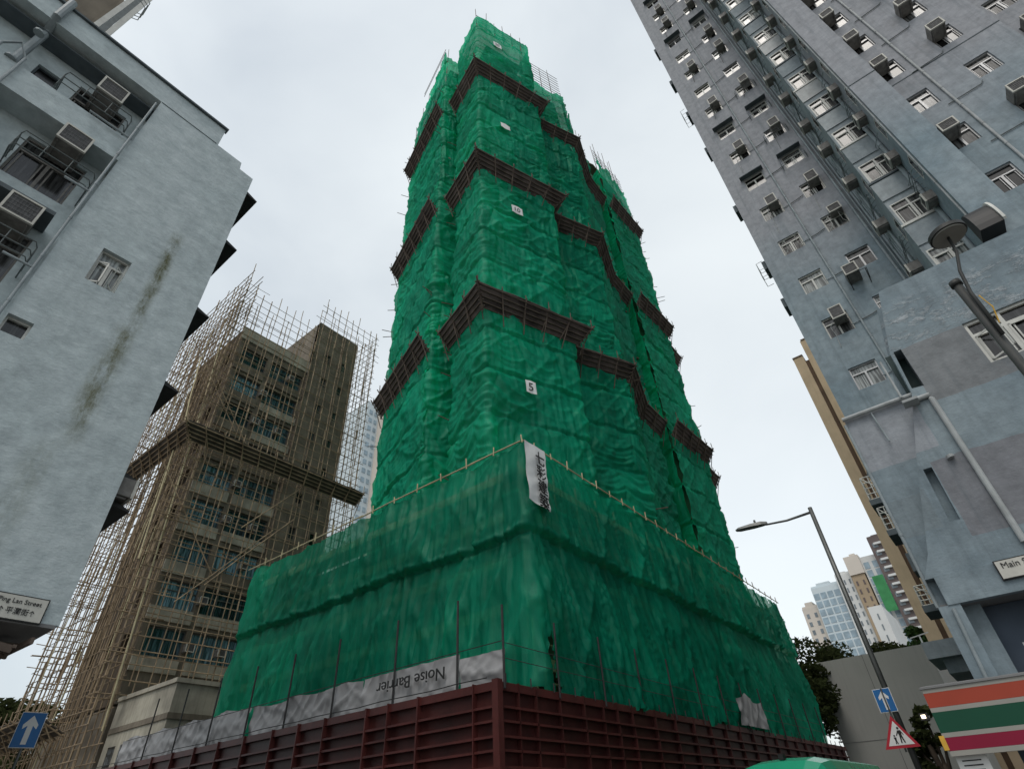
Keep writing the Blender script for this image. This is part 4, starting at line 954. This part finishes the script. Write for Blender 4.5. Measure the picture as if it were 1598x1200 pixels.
for z in (5.15,): g.tube([(11.25, 9.24, z), (11.25, 30, z)], .012, 5)
for z in (5.1, 4.75): g.tube([(11.3, 9.22, z), (39, 9.22, z)], .01, 5)
g.build('cable', 'black_iron', hd)

# tarpaulins behind the rail
def tarp(name, p0, p1, zt_, zb_, label, group=None, n=110, m=14, sag=.12, seed=0, amp=.5):
    o = empty(name, (p0[0], p0[1], 4.3), label, 'tarpaulin', group); P0, P1 = np.array(p0), np.array(p1); Ld = math.dist(p0, p1)
    u = np.linspace(0, 1, n)[None, :]; v = np.linspace(0, 1, m)[:, None]
    s = u*Ld; top = zt_+0*s-sag*np.abs(np.sin(s*1.3+seed))*(1 if sag else 0); z = zb_+(top-zb_)*v
    nrm = np.array([P1[1]-P0[1], -(P1[0]-P0[0])])/Ld
    d = .16*(ridge(s*1.2+seed+v*.5, v*.6+s*.3, 201+seed)-.5)*np.ones_like(z)+.13*(crease(s*2.4-v*1.4, v*1.1, 203+seed, 2)-.2)+.08*(crease(s*1.5+v*1.9, v*1.3+s*.3, 213+seed, 2)-.2)+.05*(ridge(s*.8+v*1.6, v, 207)-.5)
    d = d*amp; X = P0[0]+(P1[0]-P0[0])*u+nrm[0]*d; Y = P0[1]+(P1[1]-P0[1])*u+nrm[1]*d
    V = np.stack([X, Y, np.broadcast_to(z, X.shape)], -1).reshape(-1, 3); g = MB(); g.v = [tuple(q) for q in V.tolist()]
    for j in range(m-1):
        for i in range(n-1): a = j*n+i; g.f.append((a, a+1, a+1+n, a+n)); g.m.append(0)
    g.build('cloth', 'cloth', o, smooth=True); return o
nb_ = tarp('noise_barrier_sheet', (11.33, 14.6), (11.33, 10.78), 5.12, 4.2, 'grey sheet hanging upside down reading Noise Barrier above the red hoarding', n=70, sag=0, seed=1, amp=.45)
text_obj('lettering', 'Noise Barrier', .42, (11.2, 11.15, 4.88), (0,1,0), (0,0,-1), 'black', nb_, extrude=.01, sx=1.15)
tarp('tarpaulin_sheet', (11.33, 10.74), (11.33, 9.26), 4.98, 4.2, 'short plain grey sheet at the hoarding corner, right of the lettered one', sag=0, n=40, seed=2)
tarp('tarpaulin_sheet', (11.36, 20.5), (11.36, 14.65), 5.2, 4.25, 'long crumpled grey sheet left of the lettered one on the red hoarding', n=110, seed=3)
tarp('tarpaulin_sheet', (11.36, 30.5), (11.36, 20.6), 5.3, 4.3, 'crumpled grey sheet at the far left end of the red hoarding', n=150, seed=5)
tarp('tarpaulin_sheet', (26.2, 9.12), (29.2, 9.12), 5.55, 4.3, 'sagging grey sheet tied over the green net near the hoarding right end', n=50, sag=.3, seed=8)

# ================================================================== SCAFFOLDED GREY BUILDING
sb = empty('derelict_building', (18, 42, 0), 'weathered concrete block with teal windows behind the open bamboo scaffold', 'building')
Y0 = 37.8; g = MB(); hs = []; f1 = lambda u, v, d: (u, Y0+d, v)
fl = [34.0-2.76*k for k in range(9)]
for zt_ in fl: hs += [rect(13.3, 15.6, zt_-1.75, zt_-.1), rect(15.95, 19.0, zt_-1.75, zt_-.1)]
holed(g, rect(13, 19.3, 7.7, 35.8), hs, f1, .35)
hs2 = []
for k in range(9): zt_ = 37.5-2.9*k; hs2 += [rect(20.6, 21.1, zt_-.9, zt_), rect(22.4, 22.9, zt_-.9, zt_)]
holed(g, rect(19.3, 23.8, 7.7, 40.8), hs2, lambda u, v, d: (u, Y0-.4+d, v), .2)
g.quad((19.3,37.4,7.7),(19.3,37.8,7.7),(19.3,37.8,40.8),(19.3,37.4,40.8)); g.quad((19.3,37.4,35.8),(19.3,44,35.8),(19.3,44,40.8),(19.3,37.4,40.8))
g.quad((23.8,37.4,7.7),(23.8,48,7.7),(23.8,48,40.8),(23.8,37.4,40.8)); g.quad((13,37.8,35.8),(19.3,37.8,35.8),(19.3,46,35.8),(13,46,35.8)); g.quad((19.3,37.4,40.8),(23.8,37.4,40.8),(23.8,44,40.8),(19.3,44,40.8))
g.box(13.36, 23.4, 38.2, 45.4, 7, 35.6)
g.build('wall', 'conc', sb)
g = MB(); f2 = lambda u, v, d: (13+d, u, v); hs3 = []
for k in range(9):
    for y in (39.0, 41.2, 43.6): hs3.append(rect(y, y+1.1, 34-2.76*k-1.5, 34-2.76*k-.3))
holed(g, rect(37.8, 45.6, 7.7, 35.8), hs3, f2, .3); g.quad((13,45.6,7.7),(23.8,45.6,7.7),(23.8,45.6,35.8),(13,45.6,35.8)); g.build('wall', 'conc_brown', sb)
for h in hs3[::1]: MB().prism(rect(h[0][0], h[1][0], h[0][1], h[2][1]), f2, .3, .33).build('window', 'pane', sb)
for i, h in enumerate(hs):
    u0, u1, z0, z1 = h[0][0], h[1][0], h[0][1], h[2][1]; fm_ = MB(); n = 2 if u1-u0 < 2.5 else 3
    for k in range(n+1): x = u0+(u1-u0)*k/n; fm_.box(x-.025, x+.025, Y0+.18, Y0+.26, z0, z1)
    fm_.box(u0, u1, Y0+.17, Y0+.25, z1-.08, z1); fm_.box(u0, u1, Y0+.17, Y0+.25, z0, z0+.08); fm_.box(u0, u1, Y0+.19, Y0+.25, z0+1.05, z0+1.12)
    o = fm_.build('window', 'steel', sb); MB().box(u0, u1, Y0+.26, Y0+.29, z0, z1).build('pane', 'pane_blue', o)
for h in hs2: MB().box(h[0][0], h[1][0], Y0-.25, Y0-.22, h[0][1], h[2][1]).build('window', 'pane', sb)
for k, z in enumerate(fl):
    MB().box(13.0, 15.6, Y0-.12, Y0-.002, z-2.55, z-1.78).build('spandrel', 'conc_pale' if k > 3 else 'conc', sb)
    MB().box(15.95, 19.2, Y0-.12, Y0-.002, z-2.5, z-1.8).build('spandrel', 'conc_pale' if k % 3 else 'conc', sb)
    for x in (15.62, 17.6): aircon(sb, f1, x, x+.5, z-1.3, z-.85, out=.45) if (k*7+int(x)) % 3 else None
MB().box(12.9, 19.3, Y0-.1, Y0-.001, 34.6, 35.85).build('parapet', 'conc_pale', sb)
lb2 = empty('annexe_building', (17, 35, 0), 'low pale stained annexe at the foot of the bamboo-scaffolded block', 'building')
MB().box(13, 24, 30.9, 37.3, 0, 7.7).build('wall', 'conc_pale', lb2)
MB().box(12.94,24.05,30.84,37.2,6.2,6.45).build('string_course', 'conc', lb2); MB().box(12.9,24.1,30.8,37.25,7.7,7.9).build('parapet', 'conc_pale', lb2)
for i in range(4): MB().box(12.985,12.999,31.6+i*1.4,32.4+i*1.4,4.3,5.6).build('window', 'pane', lb2)
MB().box(13,20,37.9,48,0,7.6).build('lower_wall', 'conc', lb2)

bs = empty('bamboo_scaffold', (18, 42, 0), 'open bamboo scaffold standing round the weathered concrete block', 'scaffold')
polesA = []; rest = MB()
def bpole(a, b, big=False, r=.036, mat=0):
    a, b = Vector(a), Vector(b); m1 = a.lerp(b, .35)+Vector([rnd.uniform(-.05,.05) for _ in range(3)]); m2 = a.lerp(b, .7)+Vector([rnd.uniform(-.05,.05) for _ in range(3)])
    polesA.append(((b-a).length+(100 if big else 0), [a, m1, m2, b], r, mat))
XL, XRr, YF, YB = 11.6, 25.1, 36.3, 49.3
def verts_front(x, y, z0, z1, big):
    z = z0
    while z < z1:
        L_ = min(z1-z, rnd.uniform(6, 8)); j = rnd.uniform(-.05, .05)
        bpole((x+j, y+rnd.uniform(-.05,.05), z-.5), (x-j+rnd.uniform(-.04,.04), y, z+L_+rnd.uniform(0,.8)), big, .04 if rnd.random() < .3 else .032, 0 if y < 37 or rnd.random() < .8 else 1); z += L_
topf = lambda x: 38.3 if x < 19 else 42.2
for i in range(19):
    x = XL+i*(XRr-XL)/18; verts_front(x, YF, 7.5, topf(x)+rnd.uniform(-.3,.8), True)
    if i % 2 == 0: verts_front(x+.1, YF+1.0, 9, topf(x)-.5, False)
for i in range(18):
    y = YF+i*(YB-YF)/17; zt_ = 40.0+rnd.uniform(-.6,.9); verts_front(XL, y, 3.0, zt_, True)
    if y < 46: verts_front(XL+.85, y+.2, 3, zt_-1.5, False)
    if i % 2 and y < 46: verts_front(XL+.4, y+.35, 3, zt_-2, False)
z = 3.4; k = 0
while z < 42:
    xr = XRr if z > 0 else XRr; x0 = XL if z < 38.5 else 19
    for (ya) in ((YF-.05, YF+.95) if k % 3 == 0 else (YF-.05,)):
      if z > 7.5: bpole((x0-rnd.uniform(.1,.5), ya, z+rnd.uniform(-.06,.06)), (xr+rnd.uniform(.1,.6), ya, z+rnd.uniform(-.06,.06)), False, .03)
    if z < 40.5:
        for xa in (XL-.05, XL+.8): bpole((xa, YF-rnd.uniform(.1,.5), z+.1+rnd.uniform(-.06,.06)), (xa, YB+rnd.uniform(.1,.6), z+.1+rnd.uniform(-.06,.06)), False, .03)
        bpole((XL, YB, z), (XL+2.5, YB+.05, z), False, .03)
    bpole((XRr, YF-.3, z), (XRr, YF+6, z), False, .03)
    z += .74; k += 1
for i in range(10): verts_front(XRr, YF+.6*i, 8, 42, False)
for i in range(6): verts_front(XL+.5*i, YB, 7, 39.5, False)
for i in range(6):
    a = (rnd.uniform(12, 17), YF-.1, rnd.uniform(10, 26)); d = rnd.choice((-1, 1)); bpole(a, (a[0]+d*5, YF-.1, a[2]+6), True, .04)
bpole((12.2, 35.9, 6.2), (11.5, 37.5, 33), True, .05, 1); bpole((11.3, 38, 25), (11.35, 40.5, 33), True, .05, 1); bpole((11.3, 37.0, 15), (11.3, 38.2, 23), True, .05, 1)
for i in range(22): y = YF+1+i*.6; z_ = 7+rnd.uniform(0,30); bpole((XL-.9, y, z_), (XL+1, y+rnd.uniform(-.3,.3), z_+rnd.uniform(-.1,.3)), False, .03)
for i in range(90):                                          # transoms sticking out through the left and rear faces
    z_ = 7.6+.72*rnd.randint(0, 44); y = rnd.choice((YF, YB))+rnd.uniform(-.5,.5); bpole((XL-.5, y, z_), (XL+2.0, y, z_+rnd.uniform(-.2,.2)), False, .026)
polesA.sort(key=lambda t: -t[0])
for i, (l_, pts, r_, mt) in enumerate(polesA):
    if i < 100: MB().tube(pts, r_, 6).build('bamboo_pole', 'bamboo_light' if mt else 'bamboo', bs)
    else: rest.tube(pts, r_, 4)
tag(rest.build('bamboo_poles', 'bamboo', bs), kind='stuff')
catch_fan(bs, [(11.55, 49.0), (11.55, 36.3), (25.3, 36.3)], 23.0, .9, .8, 'fan_deck2', 'bamboo', 1.2)
catch_fan(bs, [(11.55, 48.0), (11.55, 38.6)], 6.3, 1.5, .8, 'fan_deck2', 'bamboo', 1.0)

# ================================================================== FAR THINGS
def far_tower(name, label, x, y0, y1, z1, wallm, winm, cols, floors, wfrac=.6, depth=25, hfrac=.55, cap=None, balcony=False, zbase=0, z0w=None):
    o = empty(name, (x, (y0+y1)/2, 0), label, 'building')
    MB().box(x, x+depth, y0, y1, zbase, z1).build('wall', wallm, o)
    lo, hi = min(y0, y1), max(y0, y1); pw = (hi-lo)/cols; fh = 3.0; me = None; cnt = 0; rest_ = MB()
    for k in range(floors):
        for c in range(cols):
            ya = lo+pw*(c+.5-wfrac/2); z = z1-2.2-fh*k-fh*hfrac
            if cnt < 100:
                if me is None:
                    t_ = MB().box(x-.12, x+.05, ya, ya+pw*wfrac, z, z+fh*hfrac).build('window', winm, o); me = t_.data; first = (ya, z); 
                else:
                    t_ = bpy.data.objects.new('window', me); COL.objects.link(t_); t_.parent = o; t_.location = (0, ya-first[0], z-first[1])
            else: rest_.box(x-.12, x+.05, ya, ya+pw*wfrac, z, z+fh*hfrac)
            cnt += 1
    if rest_.v: tag(rest_.build('windows', winm, o), kind='stuff')
    if cap: MB().box(x+2, x+depth-2, lo+(hi-lo)*.3, hi-(hi-lo)*.2, z1, z1+cap).box(x+1, x+1.4, lo, hi, z1, z1+.9).build('roof_block', wallm, o)
    if balcony:
        for k in range(floors): MB().box(x-1.0, x, lo+.5, hi-1.5, z1-2.9-fh*k, z1-2.2-fh*k).build('balcony', 'far_white', o)
    return o
far_tower('residential_tower', 'cream lattice-fronted distant tower, leftmost beyond the street lamp', 252, 52.5, 46.6, 63, 'far_cream', 'far_glass2', 2, 12, .35, cap=2.5)
far_tower('residential_tower', 'distant glassy blue tower, second from left beyond the street lamp', 250, 46.3, 36.2, 69, 'far_pale', 'far_glass', 4, 16, .78, hfrac=.75, cap=2)
far_tower('residential_tower', 'slim white distant tower right behind the street lamp pole', 248, 36, 30.6, 71, 'far_white', 'far_glass2', 3, 16, .3, cap=1.5)
far_tower('residential_tower', 'tan distant tower with a white crown, right of the lamp pole', 246, 30.3, 25.6, 69, 'far_beige', 'far_brown', 2, 14, .25)
MB_ = empty('rooftop_block', (246, 28, 69), 'plain white box crowning the tan distant tower', 'rooftop block'); MB().box(245.5,262,30.4,25.2,69.1,76).box(250,256,28.5,26.5,76,78).build('wall', 'far_cream', MB_)
far_tower('residential_tower', 'white distant tower striped with blue windows beside the dark one', 247, 25.2, 19.3, 75, 'far_white', 'far_glass', 2, 14, .62, hfrac=.8)
far_tower('residential_tower', 'dark brown distant tower with white balconies next to the beige slab', 244, 19.8, 12.5, 80, 'far_brown', 'far_glass2', 2, 16, .5, balcony=True, cap=1.5)
far_tower('low_tower', 'plain white low block below the blue-striped distant tower', 205, 24.5, 20.6, 48, 'far_white', 'far_glass2', 1, 6, .1)
fn_ = empty('construction_net', (242, 21, 60), 'small patch of bright green netting on the distant towers', 'net')
sheet('net_panel', [(243.4, 23.6), (243.4, 19.9)], 54, 66.5, .5, .5, lambda s, z: .3*(ridge(s*.8, z*.3, 9)-.5), 'far_net', fn_)
# white tower between scaffold and green tower
ft2 = empty('residential_tower', (88, 122, 0), 'pale high-rise glimpsed between bamboo scaffold and green tower', 'building')
MB().box(84.5,89,121.5,135,0,110).build('wall', 'far_pale', ft2); MB().box(89.0,98,119,135,0,111.5).build('wall', 'far_cream', ft2)
me = None
for k in range(30):
    for (x, wd, y) in ((85.4,1.2,121.5),(87.4,1.0,121.5),(90.0,1.6,119)):
        z = 107-3*k
        t_ = MB().box(x, x+wd, y-.15, y+.1, z-1.5, z).build('window', 'far_glass2' if x > 89 else 'far_glass', ft2)
ff = MB()
for k in range(34): ff.box(89.6, 92.2, 118.2, 119, 108-3*k-2.1, 108-3*k-1.6)
ff.build('balcony', 'far_white', ft2)
# beige slab behind the right building
bg_ = empty('residential_tower', (70, 0, 0), 'tall beige slab with a brown vertical shaft behind the blue-grey tower', 'building')
MB().box(60,80,3.9,2.82,0,42.5).build('wall', 'beige', bg_); MB().box(60.2,80,2.42,-14,0,44.6).build('wall', 'beige', bg_); MB().box(60.5,80,2.82,2.42,0,42).build('shaft', 'beige_dark', bg_)
MB().box(59.95,80,3.93,2.8,42.5,42.7).box(60.15,80,2.32,-14,44.6,44.8).build('parapet', 'beige_dark', bg_)
for k in range(12): MB().box(60.15,60.19,-.4,-1.6,41-3*k-1.4,41-3*k).build('window', 'far_glass2', bg_)
# blank grey wall
bw = tag(MB().box(46,60,10.0,3.2,0,9.3).build('windowless_building', 'blank'), 'blank grey windowless building behind the tall street lamp', 'building')
MB().box(45.98,46,7.0,6.97,0,9.3).box(45.98,46,3.9,10,4.6,4.62).build('joint', 'soffit', bw)

# ================================================================== TREES
def tree(name, label, base, H_, rad, crown_z, n=5200, leaf=.16, mat='leaf', lobes=9, conifer=False, seed=1, squash=.8, group=None):
    q = random.Random(seed); o = empty(name, base, label, 'tree', group); bx, by, bz = base
    g = MB(); g.tube([(bx,by,bz),(bx+.1,by,bz+H_*.35),(bx-.1,by+.1,bz+H_*.7)], rad*.09+.06, 8, rad*.03+.03)
    cs = []
    for i in range(lobes):
        a = q.uniform(0, 6.283); rr_ = rad*q.uniform(.15,.75); cz = crown_z+(H_-crown_z)*q.uniform(.1,.85)
        c = Vector((bx+rr_*math.cos(a), by+rr_*math.sin(a), bz+cz)); s_ = rad*q.uniform(.28,.5); cs.append((c, s_))
        g.tube([(bx,by,bz+H_*.45),((bx+c.x)/2,(by+c.y)/2,bz+H_*.5+.3),tuple(c)], .07, 5, .02)
    g.build('trunk', 'bark', o)
    g = MB()
    for i in range(n):
        c, s_ = cs[q.randrange(len(cs))]
        d = Vector((q.gauss(0,1), q.gauss(0,1), q.gauss(0,1))).normalized()*s_*(q.random()**.35)
        if conifer: d = Vector((d.x*1.6, d.y*1.6, d.z*.28))
        p = c+Vector((d.x, d.y, d.z*squash)); l_ = leaf*q.uniform(.6,1.4)
        u = Vector((q.gauss(0,1), q.gauss(0,1), q.gauss(0,1)*.6)).normalized(); v = u.cross(Vector((q.gauss(0,1), q.gauss(0,1), q.gauss(0,1)))).normalized()
        g.quad(p-u*l_, p+v*l_*.45, p+u*l_, p-v*l_*.45)
    g.build('crown', mat, o); return o
tree('broadleaf_tree', 'dark bushy tree between the podium net and the blank grey wall', (44.5,11.8,0), 10.6, 2.7, 1.2, 13000, .17, seed=3, lobes=16)
tree('broadleaf_tree', 'dark tree top peeping over the left end of the blank grey wall', (50,10.5,0), 12.0, 3.0, 5, 7000, .18, seed=5, lobes=14)
tree('broadleaf_tree', 'olive tree top over the middle of the blank grey wall', (62,7.4,0), 13.2, 3.0, 6, 6000, .2, seed=8, lobes=12)
tree('broadleaf_tree', 'greener tree rising before the distant white towers over the grey wall', (64,4.9,0), 15.3, 2.2, 7, 6000, .2, 'leaf2', seed=9, lobes=12)
tree('conifer_tree', 'flat-branched tree at the bottom left behind the blue arrow sign', (12,60,0), 11.5, 5.0, 4, 6500, .26, conifer=True, seed=11, lobes=16)
tree('conifer_tree', 'dense dark tree behind the foot of the bamboo scaffold', (14,53,0), 10.0, 4.2, 2, 7000, .24, conifer=True, seed=12, lobes=20)
tree('broadleaf_tree', 'small leafy tree tucked beside the end of the striped fascia', (17.6,1.95,.1), 3.5, .55, .9, 2600, .07, 'leaf', seed=14, lobes=12)

# ================================================================== STREET FURNITURE
lp = empty('street_lamp', (16.34, 2.25, .13), 'tall grey street lamp with a single arm in front of the blank grey wall', 'street lamp')
MB().tube([(16.34,2.25,.13),(16.34,2.27,1.4)], .11, 14).tube([(16.34,2.27,1.4),(16.34,2.29,8.05)], .066, 14, .054).build('pole', 'steel', lp, smooth=True)
MB().tube([(16.34,2.27,7.92),(16.2,2.95,7.84),(16.1,3.5,7.86)], .035, 10, .025).build('arm', 'steel', lp, smooth=True)
g = MB(); 
prof = [(3.45,.05,.035),(3.6,.10,.05),(3.85,.13,.045),(4.2,.12,.03),(4.3,.05,.015)]
for i in range(len(prof)-1):
    (y0,w0,h0),(y1,w1,h1) = prof[i], prof[i+1]; X0 = 16.12-(y0-3.45)*.2; X1 = 16.12-(y1-3.45)*.2; Z = 7.87
    a = [(X0-w0,y0,Z),(X0+w0,y0,Z),(X0+w0*.7,y0,Z+h0*2),(X0-w0*.7,y0,Z+h0*2)]; b = [(X1-w1,y1,Z),(X1+w1,y1,Z),(X1+w1*.7,y1,Z+h1*2),(X1-w1*.7,y1,Z+h1*2)]
    for e in range(4): g.quad(a[e], a[(e+1)%4], b[(e+1)%4], b[e])
    if i == 0: g.quad(*a)
    if i == len(prof)-2: g.quad(*b)
hdl = g.build('lamp_head', 'steel', lp); MB().tube([(16.05,3.75,7.97),(16.05,3.75,8.06)], .03, 8).build('photocell', 'steel', hdl)
rl = empty('street_lamp', (4.89, -1.05, .13), 'dark round disc-headed lamp on a near black pole before the blue-grey block', 'street lamp')
MB().tube([(4.89,-1.05,.13),(4.89,-1.05,4.95)], .034, 14).tube([(4.89,-1.05,4.95),(4.89,-1.05,5.0)], .044, 14).build('pole', 'lamp_black', rl, smooth=True)
MB().tube([(4.84,-1.07,4.35),(4.84,-1.08,4.8),(4.85,-1.12,5.05),(4.85,-1.19,5.25),(4.85,-1.21,5.43)], .015, 10, .012).build('neck', 'lamp_black', rl, smooth=True)
dsk = MB().tube([(4.85,-1.22,5.44),(4.85,-1.22,5.48)], .142, 40).tube([(4.85,-1.22,5.48),(4.85,-1.22,5.53)], .135, 40, .04)
dk = dsk.build('lamp_head', 'lamp_black', rl); MB().tube([(4.85,-1.22,5.425),(4.85,-1.22,5.439)], .128, 40).build('diffuser', 'lamp_glass', dk)
MB().tube([(4.84,-1.1,4.45),(4.83,-1.13,4.6),(4.84,-1.11,4.75)], .005, 5).build('cable', 'yellow', rl)
def arrow_sign(name, label, c, wd, ht, nx, ny, polez=None, group=None):
    o = empty(name, c, label, 'road sign', group); n = Vector((nx, ny, 0)).normalized(); rt_ = Vector((0,0,1)).cross(n); rt_ = rt_.normalized(); c = Vector(c)
    fn = lambda u, v, d: c+rt_*u+Vector((0,0,v))+n*d
    MB().prism(rect(-wd/2-.012, wd/2+.012, -ht/2-.012, ht/2+.012), fn, -.012, 0).build('backing', 'white', o)
    MB().prism(rect(-wd/2, wd/2, -ht/2, ht/2), fn, .001, .004).build('plate', 'blue_sign', o)
    s = wd/.4; ar = [(-.045*s,-ht*.42),(.045*s,-ht*.42),(.045*s,ht*.12),(.115*s,ht*.02),(.125*s,ht*.15),(0,ht*.42),(-.125*s,ht*.15),(-.115*s,ht*.02),(-.045*s,ht*.12)]
    MB().prism(ar, fn, .005, .008).build('arrow', 'white', o); return o
arrow_sign('one_way_sign', 'blue arrow sign on the tall street lamp above the red triangle', (16.25, 2.37, 3.37), .33, .44, -1, .0)
s2 = arrow_sign('one_way_sign', 'large blue arrow sign at the bottom left corner before the bamboo scaffold', (4.2, 16.45, 3.65), .42, .62, -.25, -1)
MB().tube([(4.22,16.49,0),(4.22,16.49,3.9)], .03, 10).build('post', 'steel', s2)
ws = empty('warning_sign', (16.2, 2.38, 2.7), 'red-bordered triangle sign with adult and child figures on the tall lamp', 'road sign')
def tri(cy, zb_, w_, h_): return [(cy-w_/2, zb_), (cy+w_/2, zb_), (cy, zb_+h_)]
FS = lambda x: (lambda u, v, d: (x-d, u, v))
MB().prism(tri(2.38, 2.47, .68, .60), FS(16.2), 0, .01).build('border', 'red_sign', ws); MB().prism(tri(2.38, 2.525, .50, .445), FS(16.19), .001, .005).build('plate', 'white', ws)
g = MB()
def blob(cy, cz, r_): g.prism([(cy+r_*math.cos(t*.628), cz+r_*math.sin(t*.628)) for t in range(10)], FS(16.184), .001, .004)
blob(2.34, 2.83, .024); g.prism([(2.30,2.79),(2.37,2.79),(2.36,2.69),(2.375,2.56),(2.35,2.56),(2.335,2.67),(2.31,2.56),(2.285,2.56),(2.31,2.69)], FS(16.184), .001, .004)
g.prism([(2.37,2.78),(2.42,2.70),(2.41,2.69),(2.36,2.75)], FS(16.184), .001, .004); g.prism([(2.30,2.78),(2.27,2.70),(2.28,2.695),(2.31,2.75)], FS(16.184), .001, .004)
blob(2.455, 2.70, .017); g.prism([(2.43,2.67),(2.48,2.67),(2.47,2.61),(2.48,2.55),(2.46,2.55),(2.455,2.60),(2.445,2.55),(2.425,2.55),(2.44,2.61)], FS(16.184), .001, .004)
g.build('figures', 'black', ws)
MB().tube([(16.25,2.36,2.4),(16.25,2.36,3.6)], .02, 8).build('bracket', 'steel', ws)
# lit lamp in the tree and a small wall lamp
bl_ = empty('flood_lamp', (14.6, 1.55, 2.8), 'small lit lamp glowing in the leaves beside the striped fascia', 'lamp')
MB().box(14.6,14.68,1.66,1.52,2.78,2.9).build('housing', 'black_iron', bl_); MB().box(14.58,14.598,1.63,1.56,2.81,2.87).build('glass', 'bulb', bl_)
wl = empty('path_lamp', (24, 1.95, .13), 'thin distant lamp post with a tiny flat head behind the red triangle sign', 'street lamp')
MB().tube([(24,1.95,.13),(24,1.95,3.85)], .04, 10).build('pole', 'steel', wl); MB().beam((24,1.9,3.85),(24,2.3,3.95), .12, .05).build('lamp_head', 'steel', wl)
tl = empty('park_lamp', (58, 4.2, 0), 'white T-shaped lamp post showing over the grey wall top', 'street lamp')
MB().tube([(58,4.2,0),(58,4.2,11.9)], .06, 8).build('pole', 'far_white', tl); MB().beam((58,3.5,12.05),(58,4.9,11.85), .15, .06).build('lamp_head', 'far_white', tl)
# brown bag-like nest on the left wall side etc. is part of the block; minibus
mb_ = empty('minibus', (19, 5.0, 0), 'cream minibus with a rounded green roof passing below the red hoarding', 'minibus')
x0, x1, y0, y1 = 16.0, 22.6, 4.0, 6.15
sec = [(y0,.45),(y0-.02,1.3),(y0+.03,1.9),(y0+.1,2.02),(y1-.1,2.02),(y1-.03,1.9),(y1+.02,1.3),(y1,.45)]
g = MB()
def bsec(x, k, dz=0): return [(x, (y0+y1)/2+(a-(y0+y1)/2)*k, b if b < 1.95 else b-dz) for a, b in sec]
S = [bsec(16.0,.94,.15), bsec(16.12,1,.03), bsec(22.5,1), bsec(22.6,.96,.05)]
for a, b in zip(S[:-1], S[1:]):
    for e in range(len(a)-1): g.quad(a[e], a[e+1], b[e+1], b[e])
g.quad(*S[0]); g.quad(*S[-1]); g.quad(*[s_[0] for s_ in S], *[s_[-1] for s_ in S[::-1]])
g.build('body', 'bus_cream', mb_)
g = MB(); RS = []
for (x, k, zc) in ((16.05,.90,2.28),(16.3,.97,2.46),(17.0,1,2.55),(22.2,1,2.55),(22.5,.95,2.4)):
    ring = [(x, (y0+y1)/2+(y1-y0)/2*k*c_, zb2) for c_, zb2 in [(-1.0,2.0),(-.99,2.0+(zc-2)*.45),(-.9,2.0+(zc-2)*.78),(-.6,2.0+(zc-2)*.95),(0,zc),(.6,2.0+(zc-2)*.95),(.9,2.0+(zc-2)*.78),(.99,2.0+(zc-2)*.45),(1.0,2.0)]]; RS.append(ring)
for a, b in zip(RS[:-1], RS[1:]):
    for e in range(8): g.quad(a[e], a[e+1], b[e+1], b[e])
g.quad(*RS[0]); g.quad(*RS[-1])
g.build('roof', 'bus_green', mb_, smooth=True)
MB().box(16.5,16.7,5.0,5.12,2.5,2.62).build('antenna', 'black', mb_)
MB().box(15.985,16.02,y0+.2,y1-.2,1.25,1.92).build('windscreen', 'far_glass2', mb_)
for i in range(4):
    MB().box(16.9+i*1.4,18.1+i*1.4,y0-.025,y0+.04,1.3,1.85).build('window', 'far_glass2', mb_); MB().box(16.9+i*1.4,18.1+i*1.4,y1-.04,y1+.025,1.3,1.85).build('window', 'far_glass2', mb_)
for x in (17.2, 21.2):
    for y in (y0+.02, y1-.02):
        o = MB().tube([(x, y-.1, .38), (x, y+.1, .38)], .38, 20).build('wheel', 'tyre', mb_); MB().tube([(x, y-.12, .38), (x, y+.12, .38)], .2, 14).build('rim', 'steel', o)
for y in (y0+.3, y1-.3): MB().tube([(15.96,y,.75),(16.02,y,.75)], .1, 12).build('headlight', 'white', mb_)

# ------------------------------------------------------------------ groups of repeats
GR = {'broadleaf_tree': 'broadleaf trees behind the street', 'conifer_tree': 'trees behind the bamboo scaffold', 'tarpaulin_sheet': 'grey sheets hung on the red hoarding',
      'one_way_sign': 'blue arrow signs', 'street_nameplate': 'street nameplates'}
for o in list(COL.objects):
    if o.parent is None and 'category' in o.keys():
        base_ = o.name.split('.')[0]
        if base_ in GR and 'group' not in o.keys(): o['group'] = GR[base_]
        if base_ == 'residential_tower' and 'distant' in o['label']: o['group'] = 'distant residential towers'
